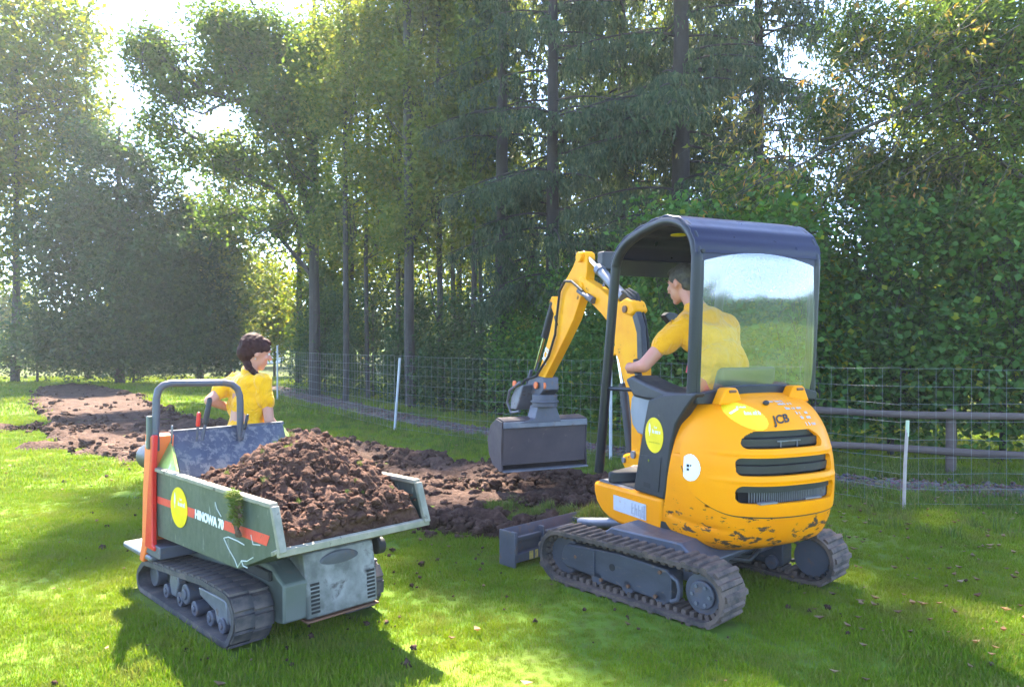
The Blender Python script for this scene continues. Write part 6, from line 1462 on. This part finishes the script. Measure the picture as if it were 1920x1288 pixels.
# spruces with hanging sprays
def spruce(px, d, r, h, z0, wmax, nbr, label, dens=1.0, ztop=None, x0=None):
    x, y = wx(px, d); root = empty('spruce', (x, y, 0)); tag(root, label, 'tree'); m = MB(); m.tube([(0, 0, -0.1), (0.02, 0, h * .5), (0, 0, h)], [r, r * .62, r * .12], 12); m.build('trunk', M_bark_d, root, fixn=False)
    mb = MB(); P, S = [], []
    zt = ztop or h
    for k in range(nbr):
        z = z0 + (zt - z0) * rng.random() ** 0.9; L = wmax * (0.55 + 0.45 * rng.random()) * min(1.0, (h - z) / (h - z0) + 0.35); a = rng.uniform(0, 6.283); ca, sa = math.cos(a), math.sin(a); pts = []
        for q in range(9):
            t = q / 8; pts.append(Vector((ca * L * t, sa * L * t, z + 0.12 * L * t - 0.42 * L * t * t + 0.08 * L * t ** 4)))
        mb.tube(pts, [0.022 * (1 - q / 9) + 0.005 for q in range(9)], 5, caps=False)
        n = int(dens * L * 32)
        for _ in range(n):
            t = rng.uniform(0.12, 1.0) ** 0.8; i = min(7, int(t * 8)); p = pts[i].lerp(pts[i + 1], t * 8 - i) if i < 8 else pts[8]
            side = rng.normal() * 0.22 * L * (1 - 0.6 * t); hang = rng.uniform(0.02, 0.55) * (0.5 + 0.5 * t)
            P.append((p.x - sa * side, p.y + ca * side, p.z - abs(side) * .35)); S.append(hang)
    mb.build('branches', M_bark_d, root, fixn=False, kind='stuff')
    P = np.array(P); S = np.array(S); n = len(P); reps = 9
    Q = np.repeat(P, reps, 0); hh = np.repeat(S, reps) * rng.random(n * reps); Q[:, 2] -= hh; Q[:, :2] += rng.normal(size=(n * reps, 2)) * 0.035
    dirs = rng.normal(size=(len(Q), 3)) * [0.35, 0.35, 0.25] + [0, 0, -0.85]; dirs /= np.linalg.norm(dirs, axis=1)[:, None]; s = rng.uniform(0.07, 0.16, len(Q))
    rr2 = rng.normal(size=(len(Q), 3)); rr2 -= (rr2 * dirs).sum(1)[:, None] * dirs; rr2 /= np.linalg.norm(rr2, axis=1)[:, None]
    V = np.stack([Q - rr2 * 0.017, Q + rr2 * 0.019, Q + dirs * s[:, None]], 1).reshape(-1, 3); F = np.arange(len(V)).reshape(-1, 3)
    np_obj('needles', V, F, L_needle, root, kind='stuff'); return root
spruce(940, 15.0, 0.16, 15, 3.0, 1.7, 90, 'tall dark straight spruce trunk left of the middle of the picture, with few branches', 0.9)
spruce(1035, 14.0, 0.15, 14.5, 2.4, 2.2, 120, 'drooping spruce above the excavator arm', 1.0)
spruce(1165, 15.5, 0.14, 14, 2.4, 2.2, 85, 'drooping spruce standing back between the two nearer ones', 0.9)
spruce(1275, 13.2, 0.21, 15, 2.6, 2.5, 140, 'thick-trunked spruce with long hanging sprays above the canopy', 1.1)
spruce(1420, 14.6, 0.15, 14, 3.6, 2.1, 110, 'slimmer spruce with thin hanging sprays right of the thick-trunked one', 0.9, )
# understory behind the path
us = [(610, 21, 45, 3.0, 'young_spruce'), (700, 19.5, 55, 3.4, 'shrub'), (775, 17.5, 40, 2.8, 'shrub'), (850, 16.2, 50, 2.6, 'shrub'), (930, 15, 50, 2.7, 'shrub'), (1000, 14, 55, 3.0, 'shrub'), (1080, 13.2, 60, 3.3, 'shrub'), (1160, 12.4, 60, 3.0, 'shrub'), (1240, 11.8, 65, 3.4, 'shrub'), (1330, 11.4, 70, 3.6, 'shrub')]
uw = ['at the start of the wood right of the woman', 'behind the left wire fence, below the airy tree', 'behind the leaning fence post', 'at the foot of the slim middle trunks', 'at the foot of the dark spruce trunk', 'behind the digger bucket, on its left', 'behind the digger bucket, on its right', 'seen between the bucket and the canopy post', 'seen through the open side of the canopy', 'behind the driver']
for (px, d, w_, zt, nm), wh in zip(us, uw):
    k = d / 1387; x, y = wx(px, d); W_ = w_ * k * 1.25
    lb = [(x, y, zt * .45, W_, 0.7, zt * .5), (x - W_ * .6, y + .1, zt * .28, W_ * .8, 0.7, zt * .32), (x + W_ * .6, y, zt * .3, W_ * .8, 0.7, zt * .34), (x + W_ * .2, y + 0.2, zt * .78, W_ * .7, 0.6, zt * .3)]
    tree('shrub' if nm == 'shrub' else 'young_spruce', (x, y), zt * .8, 0.04, lb, 9000, L_dark if px < 960 else L_hedge, 0.085, f'dark leafy shrub {wh}' if nm == 'shrub' else f'small dark spruce {wh}', 'shrub' if nm == 'shrub' else 'tree', limbs=5, twigs=30, sig=0.13, crown='foliage', group='understory shrubs behind the path')
# right hedge: five hazel shrubs in a row; the nearest leaves are parts
hx = [(2.6, 10.3, 3.3), (3.8, 9.9, 3.5), (5.0, 9.6, 3.3), (6.2, 9.2, 3.4), (7.5, 8.8, 3.6)]
hw = ['partly behind the canopy at its left end', 'right beside the excavator', 'behind the fence post', 'right of the fence post', 'at the right edge of the picture']
lv = None; leaf_objs = []
for (x, y, h), wh in zip(hx, hw):
    lb = [(x, y, 0.8, 0.85, 0.45, 0.75, .5), (x, y, 1.9, 0.9, 0.55, 1.0, .9), (x - .2, y, 2.8, 0.8, 0.6, 0.7, .6), (x + .5, y + .1, 1.2, 0.6, 0.5, 0.9, .5), (x - .5, y, 1.3, 0.6, 0.5, 0.9, .5)]
    rt = tree('hedge_shrub', (x, y + 0.15), h * .8, 0.045, [(a_ + rng.normal() * .12, b_ + rng.normal() * .18, c_, d_ * rng.uniform(.75, 1.1), e_ * rng.uniform(.6, 1.3), f_2 * rng.uniform(.8, 1.1), w_2) for a_, b_, c_, d_, e_, f_2, w_2 in lb], 8600, L_hedge, 0.092, f'dense broad-leaved hedge shrub {wh}', 'hedge', limbs=9, twigs=110, sig=0.15, crown='foliage', aspect=0.78, group='hedge shrubs behind the rail fence', cl=16)
    P_, C_ = ell_points([(l[0] - x, l[1] - y - .05, *l[2:]) for l in lb], 4500, 9, 0.2, 0.5); V, F = leaf_mesh(P_, 0.07, 0.6, 0.2, 0.4, 0.6); np_obj('small_foliage', V, F, (L_mid, L_bright, L_dark)[len(leaf_objs) % 3], rt, kind='stuff'); leaf_objs.append(1)
    if lv is None:
        m = MB(); m.add([(-.5, 0, 0), (-.3, -.34, .03), (.1, -.36, .05), (.5, 0, -.04), (.1, .36, .05), (-.3, .34, .03), (0, 0, 0)], [(0, 1, 6), (1, 2, 6), (2, 3, 6), (3, 4, 6), (4, 5, 6), (5, 0, 6)])
        t0 = m.build('leaf', L_hedge, rt, smooth=0, fixn=False); lv = t0.data; bpy.data.objects.remove(t0)
    for _ in range(58):
        o = bpy.data.objects.new('leaf', lv); link(o, rt); l = lb[rng.integers(5)]; a = rng.uniform(-2.6, -0.5); q = rng.uniform(-1, 1)
        o.location = (l[0] - x + math.cos(a) * l[3] * 1.02 * math.sqrt(1 - q * q), l[1] - y - .15 + math.sin(a) * (l[4] + 0.12) * math.sqrt(1 - q * q), max(0.1, l[2] + q * l[5]))
        o.rotation_euler = (rng.uniform(0.2, 1.3), rng.normal() * .5, rng.normal() * .9); s_ = rng.uniform(0.06, 0.125); o.scale = (s_, s_, s_)
# darker shrubs higher up behind the hedge, with bare twigs
tree('small_tree', (4.2, 11.2), 4.5, 0.06, [lobe(1480, 420, 11, 90, 60), lobe(1560, 500, 11, 70, 60), lobe(1680, 390, 11.2, 90, 60), lobe(1640, 560, 11.2, 90, 50), lobe(1400, 350, 11, 70, 40)], 13000, L_mid, 0.085,
     'small tree with thin bare twigs and small leaves above the canopy roof, right of it', limbs=9, twigs=160, sig=0.14, cl=10)
tree('small_tree', (6.3, 10.6), 5.5, 0.07, [lobe(1780, 420, 10.4, 100, 70), lobe(1880, 380, 10.2, 80, 90), lobe(1760, 320, 10.6, 70, 50), lobe(1860, 520, 10, 90, 60)], 14000, L_mid, 0.09,
     'leafy small tree behind the hedge at the right edge', limbs=9, twigs=120, sig=0.14, cl=10)
# overhanging tree at upper right: long hanging twigs with narrow leaves
rt = tree('overhanging_tree', (8.6, 9.6), 8.5, 0.16, [lobe(1850, 60, 9.2, 110, 110), lobe(1730, 80, 9.6, 90, 90), lobe(1620, 60, 10, 80, 70), lobe(1900, 220, 8.8, 80, 90), lobe(1760, 210, 9.3, 90, 60), lobe(1640, 190, 9.8, 60, 40), lobe(1640, 330, 10.4, 70, 50, None, 0.5), lobe(1600, 100, 10.4, 70, 60), lobe(1560, 230, 10.6, 60, 60, None, 0.3), lobe(2000, 120, 9, 120, 160)], 31000, L_mid, 0.09,
          'tree hanging over from the upper right with long drooping twigs and narrow yellowing leaves', limbs=14, twigs=200, sig=0.16, aspect=0.34, hang=1.2, cl=10, shell=0.6)
m = MB(); PL = []
for _ in range(150):
    px = rng.uniform(1380, 1930); py = rng.uniform(-20, 330) if px > 1600 else rng.uniform(150, 340); d = rng.uniform(8.2, 9.8); a = Vector(W(px, py, d)) - rt.location
    b = a + Vector((rng.uniform(-0.9, -0.1), rng.normal() * .2, rng.uniform(-0.75, -0.1))); pts = limb(m, a, b, 0.006, 0.0025, 0.12, 5, 4)
    for p in pts[1:]:
        for _ in range(2): PL.append(tuple(p + Vector((rng.normal(), rng.normal(), rng.normal())) * 0.03))
m.tube([Vector(W(*p)) - rt.location for p in [(2050, 40, 9.4), (1850, 130, 9.3), (1700, 205, 9.2), (1600, 250, 9.1), (1510, 305, 9.0), (1420, 345, 9.0), (1370, 375, 9.0)]], [0.05, 0.036, 0.026, 0.02, 0.014, 0.009, 0.004], 7)
m.tube([Vector(W(*p)) - rt.location for p in [(1600, 250, 9.1), (1540, 262, 9.1), (1470, 262, 9.1), (1400, 280, 9.1)]], [0.014, 0.011, 0.008, 0.003], 6)
m.tube([Vector(W(*p)) - rt.location for p in [(1940, -20, 9.0), (1880, 90, 8.9), (1860, 160, 8.9), (1880, 260, 8.9)]], [0.012, 0.010, 0.008, 0.003], 6)
m.build('hanging_twigs', M_bark, rt, fixn=False)
L_aut = leaf_mat('yellowing_narrow_leaf', [(0.0, (0.09, 0.12, 0.035)), (0.6, (0.17, 0.19, 0.05)), (0.85, (0.32, 0.26, 0.05)), (1.0, (0.38, 0.16, 0.06))], (1, 1, .5), 0.45)
V, F = leaf_mesh(np.array(PL), 0.085, 0.34, 0.1, 2.0); np_obj('twig_leaves', V, F, L_aut, rt, kind='stuff')
# second row of the wood: broad crowns that close the gaps
sr = [(430, 27, 8.5), (560, 26, 12.5), (660, 25, 13), (760, 26, 13), (860, 24, 13), (960, 25, 13.5), (1060, 23, 13), (1150, 22, 12.5), (1250, 22, 12), (1350, 21, 11), (1800, 17, 10), (1930, 16, 9)]
sw = ['behind the gap between the dark trees and the oak', 'close behind the oak', 'behind the pale airy tree', 'behind the thick middle trunk', 'behind the slim middle trunks', 'behind the dark spruce trunk', 'behind the first drooping spruce', 'behind the second drooping spruce', 'behind the thick-trunked spruce', 'behind the slimmer spruce', 'behind the small tree at the right', 'behind the right edge']
for q, ((px, d, h), wh) in enumerate(zip(sr, sw)):
    x, y = wx(px, d)
    tree('wood_tree', (x, y), h * .85, 0.12, [(x + rng.normal() * .5, y, h * f, 1.7 * g_, 1.2, h * .13) for f, g_ in ((.2, .8), (.36, 1.0), (.52, 1.1), (.68, 1.05), (.84, .85), (.96, .6))], 7500, (L_airy, L_bright, L_bright)[q % 3], 0.19, f'leafy tree {wh}', limbs=6, twigs=18, sig=0.3, shell=0.55, group='second row of trees in the wood')
# far row beyond the wood, in the sun
fr = [(330, 40, 9), (480, 44, 8), (620, 42, 11), (760, 38, 10), (900, 42, 12), (1050, 40, 10), (1190, 44, 11), (1380, 40, 8), (1560, 38, 6.2), (1760, 40, 9), (1950, 40, 10), (30, 46, 6), (180, 46, 5)]
fw = ['behind the dark left trees', 'behind the gap over the woman', 'behind the oak', 'behind the thick middle trunk', 'behind the dark spruce trunk', 'behind the excavator arm', 'behind the spruces', 'behind the canopy roof', 'right of the canopy, lowest of the far row', 'behind the right hedge', 'behind the right edge', 'behind the left edge', 'behind the round-topped tree']
for (px, d, h), wh in zip(fr, fw):
    x, y = wx(px, d); s_ = h / 9
    tree('far_tree', (x, y), h * .8, 0.15, [(x, y, h * .62, 2.3 * s_, 2 * s_, h * .36), (x - 1.2 * s_, y, h * .4, 1.9 * s_, 2, h * .34), (x + 1.3 * s_, y, h * .42, 1.9 * s_, 2, h * .36)], 6000, L_bright, 0.26, f'sunlit yellow-green tree far {wh}', limbs=4, twigs=12, sig=0.35, group='far trees beyond the wood')
# far house and its yard seen left of the woman
M_wall = painted('pale_render', (0.62, 0.62, 0.60), None, 0.8); M_tile = painted('roof_tiles', (0.16, 0.10, 0.09), None, 0.8)
hx_, hy_ = wx(442, 48); hs = tag(empty('house', (hx_, hy_, 0)), 'small pale house far away, glimpsed left of the woman\'s head', 'house')
m = MB(); m.box2((-1.6, 0, 0), (1.6, 5, 2.3)); wl_ = m.build('wall', M_wall, hs)
m = MB(); m.prism([(-1.9, 2.25), (0, 3.5), (1.9, 2.25)], -0.3, 5.3); m.build('roof', M_tile, hs)
m = MB(); m.box2((-0.5, -0.03, 1.0), (0.3, -0.005, 1.8)); m.build('window', M_dark, wl_)
m = MB(); m.box2((0.7, -0.03, 0.0), (1.3, -0.005, 1.9)); m.build('door', M_tile, wl_)
# wooded hills on the side behind the camera (mirrored in the rear window) and all round
hv2, hf2 = [], []; NA3 = 180
for i in range(NA3 + 1):
    a = 2 * math.pi * i / NA3
    for j, (r, k) in enumerate(((120, 0.0), (135, 0.35), (165, 0.7), (220, 1.0), (320, 1.05))):
        hh = (17 + 9 * noise.noise(Vector((math.cos(a) * 2, math.sin(a) * 2, 0))) + 4 * noise.noise(Vector((math.cos(a) * 9, math.sin(a) * 9, 3)))) * k * (0.55 if math.sin(a) > 0 else 0.75); hv2.append((r * math.cos(a), r * math.sin(a), hh - 0.5 * (j == 0)))
for i in range(NA3):
    for j in range(4): hf2.append((i * 5 + j, (i + 1) * 5 + j, (i + 1) * 5 + j + 1, i * 5 + j + 1))
t = NT('wooded_hill'); p = t.n('ShaderNodeNewGeometry').outputs['Position']
M_hill = t.done(t.bsdf(t.ramp(t.noise(p, 0.12, 8, 0.7), [(0.35, (0.02, 0.045, 0.02)), (0.6, (0.05, 0.09, 0.03))]), 0.95, 0, t.noise(p, 0.3, 6), 1.0, 2.0, 0.1))
np_obj('hills', hv2, np.array(hf2), M_hill, smooth=True, kind='structure')
# ================================================================== AIR
m = MB(); m.box2((-60, -30, -1.0), (60, 60, 24.0)); hz = m.build('haze', M_white, smooth=0); hz.data.materials.clear()
t = NT('thin_haze'); pvn = t.n('ShaderNodeVolumePrincipled'); pvn.inputs['Density'].default_value = 0.0010; pvn.inputs['Color'].default_value = (0.86, 0.93, 1.0, 1); pvn.inputs['Anisotropy'].default_value = 0.35
t.l(pvn.outputs[0], t.out.inputs['Volume']); hz.data.materials.append(t.m); hz['kind'] = 'stuff'
